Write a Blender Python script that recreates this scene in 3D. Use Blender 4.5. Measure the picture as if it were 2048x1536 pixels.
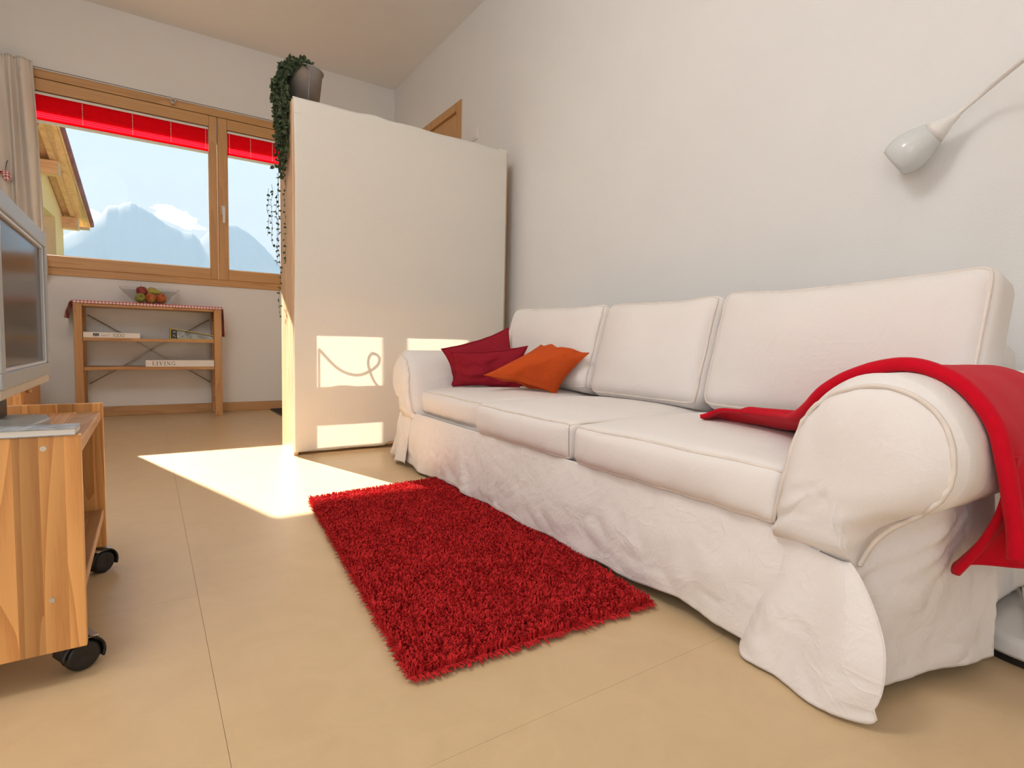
import bpy, math, random
from mathutils import Vector, Matrix, noise
random.seed(7)
for o in list(bpy.data.objects): bpy.data.objects.remove(o)
S = bpy.context.scene
COL = S.collection
PI = math.pi

# ------------------------------------------------------------------ camera
HC = 0.56
R = Matrix(((0.83327649, 0.02018841, -0.55248776),
            (-0.55244285, 0.06905536, -0.83068541),
            (0.02138202, 0.99740854, 0.06869515)))
cam = bpy.data.objects.new('camera', bpy.data.cameras.new('camera')); COL.objects.link(cam)
cam.matrix_world = Matrix.Translation((0, 0, HC)) @ R.to_4x4()
cam.data.sensor_width = 36; cam.data.lens = 1094.66 / 2048 * 36
cam.data.clip_start = 0.02; cam.data.clip_end = 30000
S.camera = cam

# ------------------------------------------------------------------ sky, sun, lights, exposure
S.view_settings.view_transform = 'Standard'; S.view_settings.look = 'None'
S.view_settings.gamma = 1; S.view_settings.use_curve_mapping = False
S.view_settings.exposure = 0.0
wd = bpy.data.worlds.new('sky'); S.world = wd; wd.use_nodes = True
nt = wd.node_tree; nt.nodes.clear()
tc = nt.nodes.new('ShaderNodeTexCoord'); sp = nt.nodes.new('ShaderNodeSeparateXYZ'); cr = nt.nodes.new('ShaderNodeValToRGB')
bg = nt.nodes.new('ShaderNodeBackground'); wo = nt.nodes.new('ShaderNodeOutputWorld')
nt.links.new(tc.outputs['Generated'], sp.inputs[0]); nt.links.new(sp.outputs['Z'], cr.inputs[0])
nt.links.new(cr.outputs[0], bg.inputs[0]); nt.links.new(bg.outputs[0], wo.inputs[0])
e = cr.color_ramp.elements
e[0].position = 0.0; e[0].color = (0.42, 0.45, 0.56, 1)
e[1].position = 1.0; e[1].color = (0.15, 0.27, 0.52, 1)
m = e.new(0.22); m.color = (0.40, 0.44, 0.56, 1)
m = e.new(0.40); m.color = (0.32, 0.40, 0.58, 1)
bg.inputs[1].default_value = 0.98

SUN = Vector((0.305, -1.0, -0.652)).normalized()
sl = bpy.data.lights.new('sun_offscreen', 'SUN'); sun = bpy.data.objects.new('sun_offscreen', sl); COL.objects.link(sun)
sun.rotation_euler = SUN.to_track_quat('-Z', 'Y').to_euler(); sun.location = (-3, 10, 8)
sl.energy = 25.0; sl.color = (1.0, 0.96, 0.91); sl.angle = math.radians(0.53)

# room lamp above and to the left of the camera: the shadow of the wall lamp falls away from it and its highlight sits on the opal shade
la = bpy.data.lights.new('ceiling_lamp_offscreen', 'POINT'); lo = bpy.data.objects.new('ceiling_lamp_offscreen', la); COL.objects.link(lo)
la.shadow_soft_size = 0.28; la.energy = 47; la.color = (1.0, 0.985, 0.97); lo.location = (-0.45, 0.95, 2.42)
lb = bpy.data.lights.new('fill_left_offscreen', 'AREA'); lq = bpy.data.objects.new('fill_left_offscreen', lb); COL.objects.link(lq)
lb.shape = 'RECTANGLE'; lb.size = 1.85; lb.size_y = 1.48; lb.energy = 22; lb.color = (1.0, 0.99, 0.995)
lq.location = (-1.40, -0.85, 1.08); lq.rotation_euler = (0, -PI / 2, 0)      # added sofa fill light at added_window in the left wall, behind the camera

# ------------------------------------------------------------------ helpers
class MB:
    def __init__(s): s.v = []; s.f = []
    def add(s, vs, fs):
        b = len(s.v); s.v += [Vector(p) for p in vs]; s.f += [tuple(b + i for i in f) for f in fs]; return s
    def box(s, x0, x1, y0, y1, z0, z1):
        return s.add([(x0,y0,z0),(x1,y0,z0),(x1,y1,z0),(x0,y1,z0),(x0,y0,z1),(x1,y0,z1),(x1,y1,z1),(x0,y1,z1)],
                     [(0,3,2,1),(4,5,6,7),(0,1,5,4),(1,2,6,5),(2,3,7,6),(3,0,4,7)])
    def tube(s, path, r, n=8, closed=False, cap=True):
        P = [Vector(p) for p in path]; N = len(P); rings = []; up = None
        for i in range(N):
            a = P[(i - 1) % N] if (closed or i > 0) else P[i]
            b = P[(i + 1) % N] if (closed or i < N - 1) else P[i]
            t = (b - a).normalized()
            if up is None:
                up = t.orthogonal().normalized()
            up = (up - t * up.dot(t))
            up = up.normalized() if up.length > 1e-6 else t.orthogonal().normalized()
            w = t.cross(up); rr = r[i] if isinstance(r, (list, tuple)) else r
            rings.append([P[i] + (up * math.cos(2 * PI * k / n) + w * math.sin(2 * PI * k / n)) * rr for k in range(n)])
        vs = [p for q in rings for p in q]; fs = []
        for i in range(N if closed else N - 1):
            j = (i + 1) % N
            for k in range(n):
                fs.append((i*n + k, i*n + (k+1) % n, j*n + (k+1) % n, j*n + k))
        if cap and not closed:
            fs.append(tuple(range(n))[::-1]); fs.append(tuple((N-1)*n + k for k in range(n)))
        return s.add(vs, fs)
    def lathe(s, prof, c, n=24, mat=None):
        vs = []; fs = []; m = len(prof)
        for (r, z) in prof:
            for k in range(n):
                p = Vector((r * math.cos(2*PI*k/n), r * math.sin(2*PI*k/n), z))
                if mat is not None: p = mat @ p
                vs.append(Vector(c) + p)
        for i in range(m - 1):
            for k in range(n):
                fs.append((i*n + k, i*n + (k+1) % n, (i+1)*n + (k+1) % n, (i+1)*n + k))
        fs.append(tuple(range(n))[::-1]); fs.append(tuple((m-1)*n + k for k in range(n)))
        return s.add(vs, fs)
    def grid(s, fn, nu, nv, wrap=False):
        vs = [fn(i / nu, j / nv) for j in range(nv + 1) for i in range(nu + (0 if wrap else 1))]
        W = nu + (0 if wrap else 1)
        fs = [(j*W + i, j*W + (i+1) % W, (j+1)*W + (i+1) % W, (j+1)*W + i) for j in range(nv) for i in range(nu)]
        return s.add(vs, fs)
    def prism(s, poly, a0, a1, axis='y'):
        n = len(poly)
        def pt(p, a):
            return {'y': (p[0], a, p[1]), 'x': (a, p[0], p[1]), 'z': (p[0], p[1], a)}[axis]
        return s.add([pt(p, a0) for p in poly] + [pt(p, a1) for p in poly],
                     [tuple(range(n))[::-1], tuple(range(n, 2*n))] + [(i, (i+1) % n, n + (i+1) % n, n + i) for i in range(n)])
    def build(s, name, mat, parent=None, smooth=False, local=False, bevel=0, subsurf=0, solid=0, kind=None, label=None, cat=None, group=None):
        me = bpy.data.meshes.new(name)
        off = Vector((0, 0, 0))
        if parent is not None and not local: off = Vector(parent.get('_o', (0, 0, 0)))
        me.from_pydata([tuple(p - off) for p in s.v], [], s.f); me.validate(); me.update()
        import bmesh
        bm = bmesh.new(); bm.from_mesh(me); bmesh.ops.recalc_face_normals(bm, faces=bm.faces); bm.to_mesh(me); bm.free()
        if smooth:
            for p in me.polygons: p.use_smooth = True
        o = bpy.data.objects.new(name, me); COL.objects.link(o)
        if mat is not None: me.materials.append(mat)
        if parent is not None:
            o.parent = parent; o['_o'] = tuple(parent.get('_o', (0, 0, 0)))
        if solid:
            q = o.modifiers.new('solid', 'SOLIDIFY'); q.thickness = solid; q.offset = 0
        if bevel:
            q = o.modifiers.new('bevel', 'BEVEL'); q.width = bevel; q.segments = 2; q.limit_method = 'ANGLE'
        if subsurf:
            q = o.modifiers.new('sub', 'SUBSURF'); q.levels = subsurf; q.render_levels = subsurf
        tag(o, label, cat, group, kind)
        return o
def tag(o, label=None, cat=None, group=None, kind=None):
    if label: o['label'] = label
    if cat: o['category'] = cat
    if group: o['group'] = group
    if kind: o['kind'] = kind
    return o
def thing(name, loc, label, cat, rz=0, group=None, kind=None, local=False):
    o = bpy.data.objects.new(name, None); COL.objects.link(o)
    o.location = loc; o.rotation_euler = (0, 0, rz); o.empty_display_size = 0.05
    o['_o'] = (0, 0, 0) if local else tuple(loc)
    return tag(o, label, cat, group, kind)
def B(*a): return MB().box(*a)
def fbm(x, y, z=0, s=1.0): return noise.noise(Vector((x * s, y * s, z * s)))
def smooth(a, b, x):
    t = max(0, min(1, (x - a) / (b - a))); return t * t * (3 - 2 * t)
def catmull(P, n=6, closed=False):
    P = [Vector(p) for p in P]; out = []; N = len(P)
    for i in range(N if closed else N - 1):
        if closed: a, b, c, d = P[(i-1) % N], P[i], P[(i+1) % N], P[(i+2) % N]
        else: a, b, c, d = P[max(i-1, 0)], P[i], P[i+1], P[min(i+2, N-1)]
        for k in range(n):
            t = k / n
            out.append(0.5 * ((2*b) + (c - a)*t + (2*a - 5*b + 4*c - d)*t*t + (3*b - a - 3*c + d)*t**3))
    if not closed: out.append(P[-1])
    return out

# ------------------------------------------------------------------ materials
def newmat(name):
    m = bpy.data.materials.new(name); m.use_nodes = True
    n = m.node_tree; b = n.nodes['Principled BSDF']; return m, n, b
def N(n, t, **k):
    x = n.nodes.new(t)
    for a, v in k.items(): setattr(x, a, v)
    return x
def plain(name, col, rough=0.5, metal=0, spec=0.5, trans=0, var=0.06, vs=30.0, bump=0.0, bs=200.0, sheen=0):
    m, n, b = newmat(name)
    t = N(n, 'ShaderNodeTexCoord'); nz = N(n, 'ShaderNodeTexNoise'); nz.inputs['Scale'].default_value = vs; nz.inputs['Detail'].default_value = 3
    n.links.new(t.outputs['Object'], nz.inputs['Vector'])
    r = N(n, 'ShaderNodeValToRGB')
    r.color_ramp.elements[0].position = 0.3; r.color_ramp.elements[1].position = 0.7
    r.color_ramp.elements[0].color = tuple(c * (1 - var) for c in col) + (1,)
    r.color_ramp.elements[1].color = tuple(min(1, c * (1 + var)) for c in col) + (1,)
    n.links.new(nz.outputs[0], r.inputs[0]); n.links.new(r.outputs[0], b.inputs['Base Color'])
    b.inputs['Roughness'].default_value = rough; b.inputs['Metallic'].default_value = metal
    b.inputs['Specular IOR Level'].default_value = spec
    if sheen: b.inputs['Sheen Weight'].default_value = sheen
    if bump:
        n2 = N(n, 'ShaderNodeTexNoise'); n2.inputs['Scale'].default_value = bs; n2.inputs['Detail'].default_value = 4
        n.links.new(t.outputs['Object'], n2.inputs['Vector'])
        bp = N(n, 'ShaderNodeBump'); bp.inputs['Strength'].default_value = bump; bp.inputs['Distance'].default_value = 0.002
        n.links.new(n2.outputs[0], bp.inputs['Height']); n.links.new(bp.outputs[0], b.inputs['Normal'])
    if trans:
        out = n.nodes['Material Output']; tr = N(n, 'ShaderNodeBsdfTranslucent'); mx = N(n, 'ShaderNodeMixShader')
        n.links.new(r.outputs[0], tr.inputs[0]); mx.inputs[0].default_value = trans
        n.links.new(b.outputs[0], mx.inputs[1]); n.links.new(tr.outputs[0], mx.inputs[2]); n.links.new(mx.outputs[0], out.inputs[0])
    return m
def wood(name, dark, light, axis='z', stave=0.0, across='x', scale=1.0, rough=0.42, knots=True, contrast=1.0):
    """grain along axis; optional glued staves across"""
    m, n, b = newmat(name); L = n.links.new
    t = N(n, 'ShaderNodeTexCoord'); mp = N(n, 'ShaderNodeMapping')
    st = {'x': (0.06, 1, 1), 'y': (1, 0.06, 1), 'z': (1, 1, 0.06)}[axis]
    L(t.outputs['Object'], mp.inputs[0])
    vec = mp.outputs[0]
    mp.inputs['Scale'].default_value = st
    col_in = None
    if stave:
        sx = N(n, 'ShaderNodeSeparateXYZ'); L(t.outputs['Object'], sx.inputs[0])
        dv = N(n, 'ShaderNodeMath', operation='DIVIDE'); dv.inputs[1].default_value = stave
        L(sx.outputs[across.upper()], dv.inputs[0])
        fl = N(n, 'ShaderNodeMath', operation='FLOOR'); L(dv.outputs[0], fl.inputs[0])
        wn = N(n, 'ShaderNodeTexWhiteNoise', noise_dimensions='1D'); L(fl.outputs[0], wn.inputs['W'])
        ad = N(n, 'ShaderNodeVectorMath', operation='MULTIPLY_ADD')
        L(wn.outputs['Color'], ad.inputs[0]); ad.inputs[1].default_value = (3, 3, 3); L(mp.outputs[0], ad.inputs[2])
        vec = ad.outputs[0]
    nz = N(n, 'ShaderNodeTexNoise'); nz.inputs['Scale'].default_value = 5.0 * scale; nz.inputs['Detail'].default_value = 2; nz.inputs['Distortion'].default_value = 0.4
    L(vec, nz.inputs['Vector'])
    mu = N(n, 'ShaderNodeMath', operation='MULTIPLY'); mu.inputs[1].default_value = 16.0; L(nz.outputs[0], mu.inputs[0])
    fr = N(n, 'ShaderNodeMath', operation='FRACT'); L(mu.outputs[0], fr.inputs[0])
    n2 = N(n, 'ShaderNodeTexNoise'); n2.inputs['Scale'].default_value = 160 * scale; n2.inputs['Detail'].default_value = 3; L(vec, n2.inputs['Vector'])
    mxv = N(n, 'ShaderNodeMix'); mxv.data_type = 'FLOAT'; mxv.inputs[0].default_value = 0.35
    L(fr.outputs[0], mxv.inputs[2]); L(n2.outputs[0], mxv.inputs[3])
    r = N(n, 'ShaderNodeValToRGB'); L(mxv.outputs[0], r.inputs[0])
    el = r.color_ramp.elements
    el[0].position = 0.12; el[0].color = tuple(light) + (1,)
    el[1].position = 0.92; el[1].color = tuple(l + (d - l) * contrast for l, d in zip(light, dark)) + (1,)
    k = el.new(0.55); k.color = tuple(l + (d - l) * 0.35 * contrast for l, d in zip(light, dark)) + (1,)
    out = r.outputs[0]
    if stave:
        hs = N(n, 'ShaderNodeHueSaturation'); mr = N(n, 'ShaderNodeMapRange'); mr.inputs[3].default_value = 0.72; mr.inputs[4].default_value = 1.22
        L(wn.outputs['Value'], mr.inputs[0]); L(mr.outputs[0], hs.inputs['Value']); L(out, hs.inputs['Color']); out = hs.outputs[0]
    if knots:
        vo = N(n, 'ShaderNodeTexVoronoi'); vo.inputs['Scale'].default_value = 4.5
        mk = N(n, 'ShaderNodeMapping'); mk.inputs['Scale'].default_value = {'x': (0.5, 1, 1), 'y': (1, 0.5, 1), 'z': (1, 1, 0.5)}[axis]
        L(t.outputs['Object'], mk.inputs[0]); L(mk.outputs[0], vo.inputs['Vector'])
        kr = N(n, 'ShaderNodeValToRGB'); kr.color_ramp.elements[0].position = 0.02; kr.color_ramp.elements[1].position = 0.05
        kr.color_ramp.elements[0].color = (1, 1, 1, 1); kr.color_ramp.elements[1].color = (0, 0, 0, 1)
        L(vo.outputs['Distance'], kr.inputs[0])
        mk2 = N(n, 'ShaderNodeMix'); mk2.data_type = 'RGBA'; L(kr.outputs[0], mk2.inputs[0]); L(out, mk2.inputs[6])
        mk2.inputs[7].default_value = (dark[0]*0.45, dark[1]*0.35, dark[2]*0.3, 1); out = mk2.outputs[2]
    L(out, b.inputs['Base Color']); b.inputs['Roughness'].default_value = rough
    bp = N(n, 'ShaderNodeBump'); bp.inputs['Strength'].default_value = 0.08; bp.inputs['Distance'].default_value = 0.001
    L(mxv.outputs[0], bp.inputs['Height']); L(bp.outputs[0], b.inputs['Normal'])
    return m
def linen(name, col, trans=0.0, crease=0.5, cs=7.0, weave=900, wv=0.25, dist=0.012):
    m, n, b = newmat(name); L = n.links.new
    t = N(n, 'ShaderNodeTexCoord')
    nz = N(n, 'ShaderNodeTexNoise'); nz.inputs['Scale'].default_value = cs; nz.inputs['Detail'].default_value = 5; nz.inputs['Roughness'].default_value = 0.62; nz.inputs['Distortion'].default_value = 0.5
    L(t.outputs['Object'], nz.inputs['Vector'])
    rd = N(n, 'ShaderNodeTexNoise'); rd.inputs['Scale'].default_value = cs * 1.7; rd.inputs['Detail'].default_value = 3; rd.inputs['Distortion'].default_value = 0.7
    L(t.outputs['Object'], rd.inputs['Vector'])
    # ridged creases
    sb = N(n, 'ShaderNodeMath', operation='SUBTRACT'); sb.inputs[1].default_value = 0.5; L(rd.outputs[0], sb.inputs[0])
    ab = N(n, 'ShaderNodeMath', operation='ABSOLUTE'); L(sb.outputs[0], ab.inputs[0])
    sq = N(n, 'ShaderNodeMath', operation='POWER'); sq.inputs[1].default_value = 0.6; L(ab.outputs[0], sq.inputs[0])
    h = N(n, 'ShaderNodeMath', operation='ADD'); L(nz.outputs[0], h.inputs[0])
    hm = N(n, 'ShaderNodeMath', operation='MULTIPLY'); hm.inputs[1].default_value = -0.7; L(sq.outputs[0], hm.inputs[0]); L(hm.outputs[0], h.inputs[1])
    fine = N(n, 'ShaderNodeTexNoise'); fine.inputs['Scale'].default_value = weave; fine.inputs['Detail'].default_value = 2; L(t.outputs['Object'], fine.inputs['Vector'])
    b1 = N(n, 'ShaderNodeBump'); b1.inputs['Strength'].default_value = crease; b1.inputs['Distance'].default_value = dist; L(h.outputs[0], b1.inputs['Height'])
    b2 = N(n, 'ShaderNodeBump'); b2.inputs['Strength'].default_value = wv; b2.inputs['Distance'].default_value = 0.0008; L(fine.outputs[0], b2.inputs['Height']); L(b1.outputs[0], b2.inputs['Normal'])
    L(b2.outputs[0], b.inputs['Normal'])
    r = N(n, 'ShaderNodeValToRGB'); L(fine.outputs[0], r.inputs[0])
    r.color_ramp.elements[0].position = 0.25; r.color_ramp.elements[1].position = 0.75
    r.color_ramp.elements[0].color = tuple(c * 0.94 for c in col) + (1,); r.color_ramp.elements[1].color = tuple(min(1, c * 1.03) for c in col) + (1,)
    L(r.outputs[0], b.inputs['Base Color']); b.inputs['Roughness'].default_value = 0.9; b.inputs['Specular IOR Level'].default_value = 0.15
    if trans:
        out = n.nodes['Material Output']; tr = N(n, 'ShaderNodeBsdfTranslucent'); mx = N(n, 'ShaderNodeMixShader')
        L(r.outputs[0], tr.inputs[0]); mx.inputs[0].default_value = trans; L(b.outputs[0], mx.inputs[1]); L(tr.outputs[0], mx.inputs[2]); L(mx.outputs[0], out.inputs[0])
    return m
def glassmat(name, tint=(1, 1, 1), gloss=0.12, rough=0.0):
    m, n, b = newmat(name); L = n.links.new
    n.nodes.remove(b); out = n.nodes['Material Output']
    tr = N(n, 'ShaderNodeBsdfTransparent'); tr.inputs[0].default_value = tuple(tint) + (1,)
    gl = N(n, 'ShaderNodeBsdfGlossy'); gl.inputs['Roughness'].default_value = rough
    fr = N(n, 'ShaderNodeFresnel'); fr.inputs[0].default_value = 1.45
    mu = N(n, 'ShaderNodeMath', operation='MULTIPLY'); mu.inputs[1].default_value = gloss; L(fr.outputs[0], mu.inputs[0])
    mx = N(n, 'ShaderNodeMixShader'); L(mu.outputs[0], mx.inputs[0]); L(tr.outputs[0], mx.inputs[1]); L(gl.outputs[0], mx.inputs[2]); L(mx.outputs[0], out.inputs[0])
    return m
def gingham(name, size, a=(0.55, 0.02, 0.04), w=(0.85, 0.80, 0.78)):
    m, n, b = newmat(name); L = n.links.new
    t = N(n, 'ShaderNodeTexCoord'); sx = N(n, 'ShaderNodeSeparateXYZ'); L(t.outputs['Object'], sx.inputs[0])
    # two stripe sets: x  and (y+z) so it carries over the hanging ends
    ad = N(n, 'ShaderNodeMath', operation='ADD'); L(sx.outputs['Y'], ad.inputs[0]); L(sx.outputs['Z'], ad.inputs[1])
    outs = []
    for so in (sx.outputs['X'], ad.outputs[0]):
        d = N(n, 'ShaderNodeMath', operation='DIVIDE'); d.inputs[1].default_value = size * 2; L(so, d.inputs[0])
        f = N(n, 'ShaderNodeMath', operation='FRACT'); L(d.outputs[0], f.inputs[0])
        g = N(n, 'ShaderNodeMath', operation='GREATER_THAN'); g.inputs[1].default_value = 0.5; L(f.outputs[0], g.inputs[0]); outs.append(g.outputs[0])
    sm = N(n, 'ShaderNodeMath', operation='ADD'); L(outs[0], sm.inputs[0]); L(outs[1], sm.inputs[1])
    hf = N(n, 'ShaderNodeMath', operation='MULTIPLY'); hf.inputs[1].default_value = 0.5; L(sm.outputs[0], hf.inputs[0])
    r = N(n, 'ShaderNodeValToRGB'); L(hf.outputs[0], r.inputs[0]); r.color_ramp.interpolation = 'CONSTANT'
    r.color_ramp.elements[0].color = tuple(w) + (1,); r.color_ramp.elements[1].position = 0.75; r.color_ramp.elements[1].color = tuple(a) + (1,)
    k = r.color_ramp.elements.new(0.25); k.color = tuple(0.55 * x + 0.45 * y for x, y in zip(a, w)) + (1,)
    L(r.outputs[0], b.inputs['Base Color']); b.inputs['Roughness'].default_value = 0.9
    return m

M = {}
M['wall'] = plain('white_plaster', (0.79, 0.785, 0.775), 0.9, spec=0.1, var=0.012, vs=3, bump=0.35, bs=140)
M['ceil'] = plain('ceiling_paint', (0.88, 0.865, 0.84), 0.95, spec=0.1, var=0.01, vs=3)
M['frame_x'] = wood('larch_frame_x', (0.46, 0.23, 0.08), (0.59, 0.335, 0.135), 'x', knots=False, contrast=0.7)
M['frame_z'] = wood('larch_frame_z', (0.46, 0.23, 0.08), (0.59, 0.335, 0.135), 'z', knots=False, contrast=0.7)
M['frame_y'] = wood('larch_frame_y', (0.46, 0.23, 0.08), (0.58, 0.33, 0.13), 'y', knots=False, contrast=0.7)
M['pine_z'] = wood('pine_z', (0.40, 0.18, 0.06), (0.56, 0.30, 0.115), 'z', scale=1.6)
M['pine_x'] = wood('pine_x', (0.40, 0.18, 0.06), (0.56, 0.30, 0.115), 'x', scale=1.6)
M['pine_y'] = wood('pine_y', (0.40, 0.18, 0.065), (0.55, 0.30, 0.125), 'y', scale=1.6)
M['stave_z'] = wood('pine_panel_z', (0.56, 0.235, 0.07), (0.82, 0.44, 0.155), 'z', stave=0.031, across='x', scale=1.8)
M['stave_y'] = wood('pine_panel_y', (0.46, 0.20, 0.07), (0.66, 0.36, 0.16), 'y', stave=0.04, across='x', scale=1.6)
M['raw_z'] = wood('raw_pine_z', (0.62, 0.36, 0.20), (0.80, 0.57, 0.36), 'z', scale=1.3)
M['raw_x'] = wood('raw_pine_x', (0.62, 0.36, 0.20), (0.80, 0.57, 0.36), 'x', scale=1.3)
M['base'] = wood('baseboard_wood', (0.42, 0.22, 0.09), (0.52, 0.30, 0.13), 'x', knots=False)
M['sofa'] = linen('sofa_linen', (0.85, 0.80, 0.77), 0, 0.32, 6.0, dist=.008)
M['cushion_cover'] = linen('seat_linen', (0.85, 0.80, 0.77), 0, 0.30, 5.0, dist=.008)
M['skirt'] = linen('skirt_linen', (0.85, 0.80, 0.77), 0, 0.55, 7.0, dist=0.008)
M['piping'] = plain('piping_cotton', (0.80, 0.72, 0.65), 0.9, spec=0.1)
M['cloth'] = linen('divider_linen', (0.94, 0.905, 0.84), 0.32, 0.10, 4.0, weave=500, wv=0.5)
M['sheer'] = linen('curtain_cotton', (0.90, 0.83, 0.76), 0.22, 0.10, 5.0)
M['burg'] = linen('burgundy_cotton', (0.30, 0.014, 0.028), 0, 0.35, 9.0)
M['orange'] = linen('orange_cotton', (0.58, 0.085, 0.016), 0, 0.35, 9.0)
M['fleece'] = plain('red_fleece', (0.58, 0.004, 0.018), 0.95, spec=0.1, var=0.04, vs=60, bump=0.2, bs=700, sheen=0.08)
M['pile'] = plain('rug_yarn', (0.52, 0.026, 0.028), 0.95, spec=0.05, var=0.25, vs=70)
M['blind'] = plain('red_blind', (0.92, 0.012, 0.030), 0.85, spec=0.1, trans=0.72, var=0.03)
M['white'] = plain('white_plastic', (0.80, 0.78, 0.75), 0.3, var=0.01)
M['opal'] = plain('opal_glass', (0.82, 0.85, 0.85), 0.12, trans=0.25, var=0.01)
M['rail'] = plain('blind_rail', (0.78, 0.74, 0.70), 0.45, var=0.01)
M['black'] = plain('black_plastic', (0.012, 0.011, 0.011), 0.42, bump=0.1, bs=300)
M['silver'] = plain('silver_plastic', (0.42, 0.45, 0.46), 0.38, metal=0.25, var=0.02)
M['cream'] = plain('cream_plastic', (0.66, 0.56, 0.42), 0.45, var=0.02)
M['lip'] = plain('screen_lip', (0.80, 0.82, 0.86), 0.15, var=0.01)
M['screen'] = plain('tv_screen', (0.020, 0.018, 0.018), 0.16, spec=0.5, var=0.02)
M['steel'] = plain('steel', (0.62, 0.60, 0.57), 0.35, metal=0.9, var=0.03)
M['zinc'] = plain('zinc', (0.34, 0.32, 0.31), 0.42, metal=0.75, var=0.10, vs=14)
M['wire'] = plain('dark_wire', (0.14, 0.12, 0.10), 0.5, metal=0.5)
M['leaf'] = plain('ivy_leaf', (0.058, 0.088, 0.042), 0.6, trans=0.2, var=0.5, vs=30)
M['stem'] = plain('plant_stem', (0.10, 0.12, 0.05), 0.7, var=0.2)
M['soil'] = plain('soil', (0.05, 0.035, 0.025), 0.95, var=0.4, vs=90)
M['glass'] = glassmat('window_glass', (0.985, 0.995, 0.995), 0.03)
M['bowl'] = glassmat('bowl_glass', (0.965, 0.955, 0.945), 0.45)
M['paper'] = plain('book_paper', (0.74, 0.70, 0.62), 0.8, var=0.02)
M['cover'] = plain('book_cover', (0.82, 0.77, 0.71), 0.45, var=0.01)
M['ink'] = plain('ink', (0.06, 0.055, 0.05), 0.7)
M['yellow'] = plain('yellow_card', (0.62, 0.50, 0.09), 0.6)
M['navy'] = plain('dark_print', (0.035, 0.04, 0.055), 0.5, var=0.5, vs=90)
M['grey'] = plain('grey_print', (0.30, 0.33, 0.36), 0.35, var=0.5, vs=60)
M['mat'] = plain('coir_mat', (0.035, 0.025, 0.020), 0.95, var=0.4, vs=200, bump=0.6, bs=500)
M['ging'] = gingham('gingham', 0.0095)
M['ging2'] = gingham('gingham_small', 0.008, (0.5, 0.02, 0.04))
M['yel_wall'] = plain('yellow_render', (0.97, 0.69, 0.36), 0.9, spec=0.1, var=0.02, bump=0.2, bs=60)
M['beam'] = wood('spruce_beam', (0.66, 0.32, 0.13), (0.88, 0.52, 0.26), 'x', scale=0.8)
M['soffit'] = wood('spruce_soffit', (0.70, 0.36, 0.16), (0.86, 0.50, 0.25), 'y', stave=0.12, across='x', scale=0.6)
M['tile'] = plain('clay_tile', (0.30, 0.11, 0.13), 0.85, var=0.25, vs=6)
M['rock'] = plain('mountain_rock', (0.07, 0.085, 0.085), 0.95, spec=0.05, var=0.08, vs=0.004)
M['cloud'] = plain('cloud_white', (0.95, 0.95, 0.95), 1.0, spec=0, trans=0.6, var=0.0)
M['grass'] = plain('meadow', (0.16, 0.22, 0.08), 0.95, spec=0.05, var=0.3, vs=0.02)

def floor_mat():
    m, n, b = newmat('linoleum'); L = n.links.new
    t = N(n, 'ShaderNodeTexCoord')
    a = N(n, 'ShaderNodeTexNoise'); a.inputs['Scale'].default_value = 9; a.inputs['Detail'].default_value = 6; a.inputs['Roughness'].default_value = 0.65; a.inputs['Distortion'].default_value = 1.2
    L(t.outputs['Object'], a.inputs['Vector'])
    r = N(n, 'ShaderNodeValToRGB'); L(a.outputs[0], r.inputs[0])
    r.color_ramp.elements[0].position = 0.30; r.color_ramp.elements[0].color = (0.62, 0.445, 0.252, 1)
    r.color_ramp.elements[1].position = 0.72; r.color_ramp.elements[1].color = (0.675, 0.49, 0.282, 1)
    L(r.outputs[0], b.inputs['Base Color'])
    c = N(n, 'ShaderNodeTexNoise'); c.inputs['Scale'].default_value = 220; c.inputs['Detail'].default_value = 3; L(t.outputs['Object'], c.inputs['Vector'])
    bp = N(n, 'ShaderNodeBump'); bp.inputs['Strength'].default_value = 0.10; bp.inputs['Distance'].default_value = 0.001; L(c.outputs[0], bp.inputs['Height']); L(bp.outputs[0], b.inputs['Normal'])
    b.inputs['Roughness'].default_value = 0.33; b.inputs['Specular IOR Level'].default_value = 0.42
    return m
M['floor'] = floor_mat()
M['subfloor'] = plain('subfloor', (0.38, 0.26, 0.14), 0.9)

# ------------------------------------------------------------------ room shell
YB, XR, XL, YF, ZC = 4.84, 1.887, -1.30, -2.50, 2.825
ST = 'structure'
fo = B(XL - .2, XR + .2, YF - .2, YB + .2, -0.12, -0.003).build('floor', M['subfloor'], kind=ST, label='beige linoleum floor laid in sheets', cat='floor')
for x0, x1 in ((XL, 0.08), (0.08, XR)):
    ys = (YF, 1.345, 3.35, YB) if x0 < 0 else (YF, 0.63, 2.60, YB)
    for y0, y1 in zip(ys, ys[1:]):
        B(x0 + .0003, x1 - .0003, y0 + .0002, y1 - .0002, -0.002, 0.0).build('linoleum_sheet', M['floor'], fo, local=True)
WX0, WX1, WZ0, WZ1 = -.715, 1.03, 0.975, 2.305      # window opening
w = MB(); T = 0.22
w.box(XL - .2, WX0, YB, YB + T, 0, ZC); w.box(WX1, XR + .2, YB, YB + T, 0, ZC)
w.box(WX0, WX1, YB, YB + T, 0, WZ0); w.box(WX0, WX1, YB, YB + T, WZ1, ZC)
w.build('wall_back', M['wall'], kind=ST, label='white plaster wall around the wide wooden window', cat='wall')
DY0, DY1, DZ = 3.554, 4.46, 2.30
w = MB(); w.box(XR, XR + .2, YF - .2, DY0, 0, ZC); w.box(XR, XR + .2, DY1, YB, 0, ZC); w.box(XR, XR + .2, DY0, DY1, DZ, ZC)
w.build('wall_right', M['wall'], kind=ST, label='white textured plaster wall behind the sofa', cat='wall')
V0_, V1_ = -1.65, -.05
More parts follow.
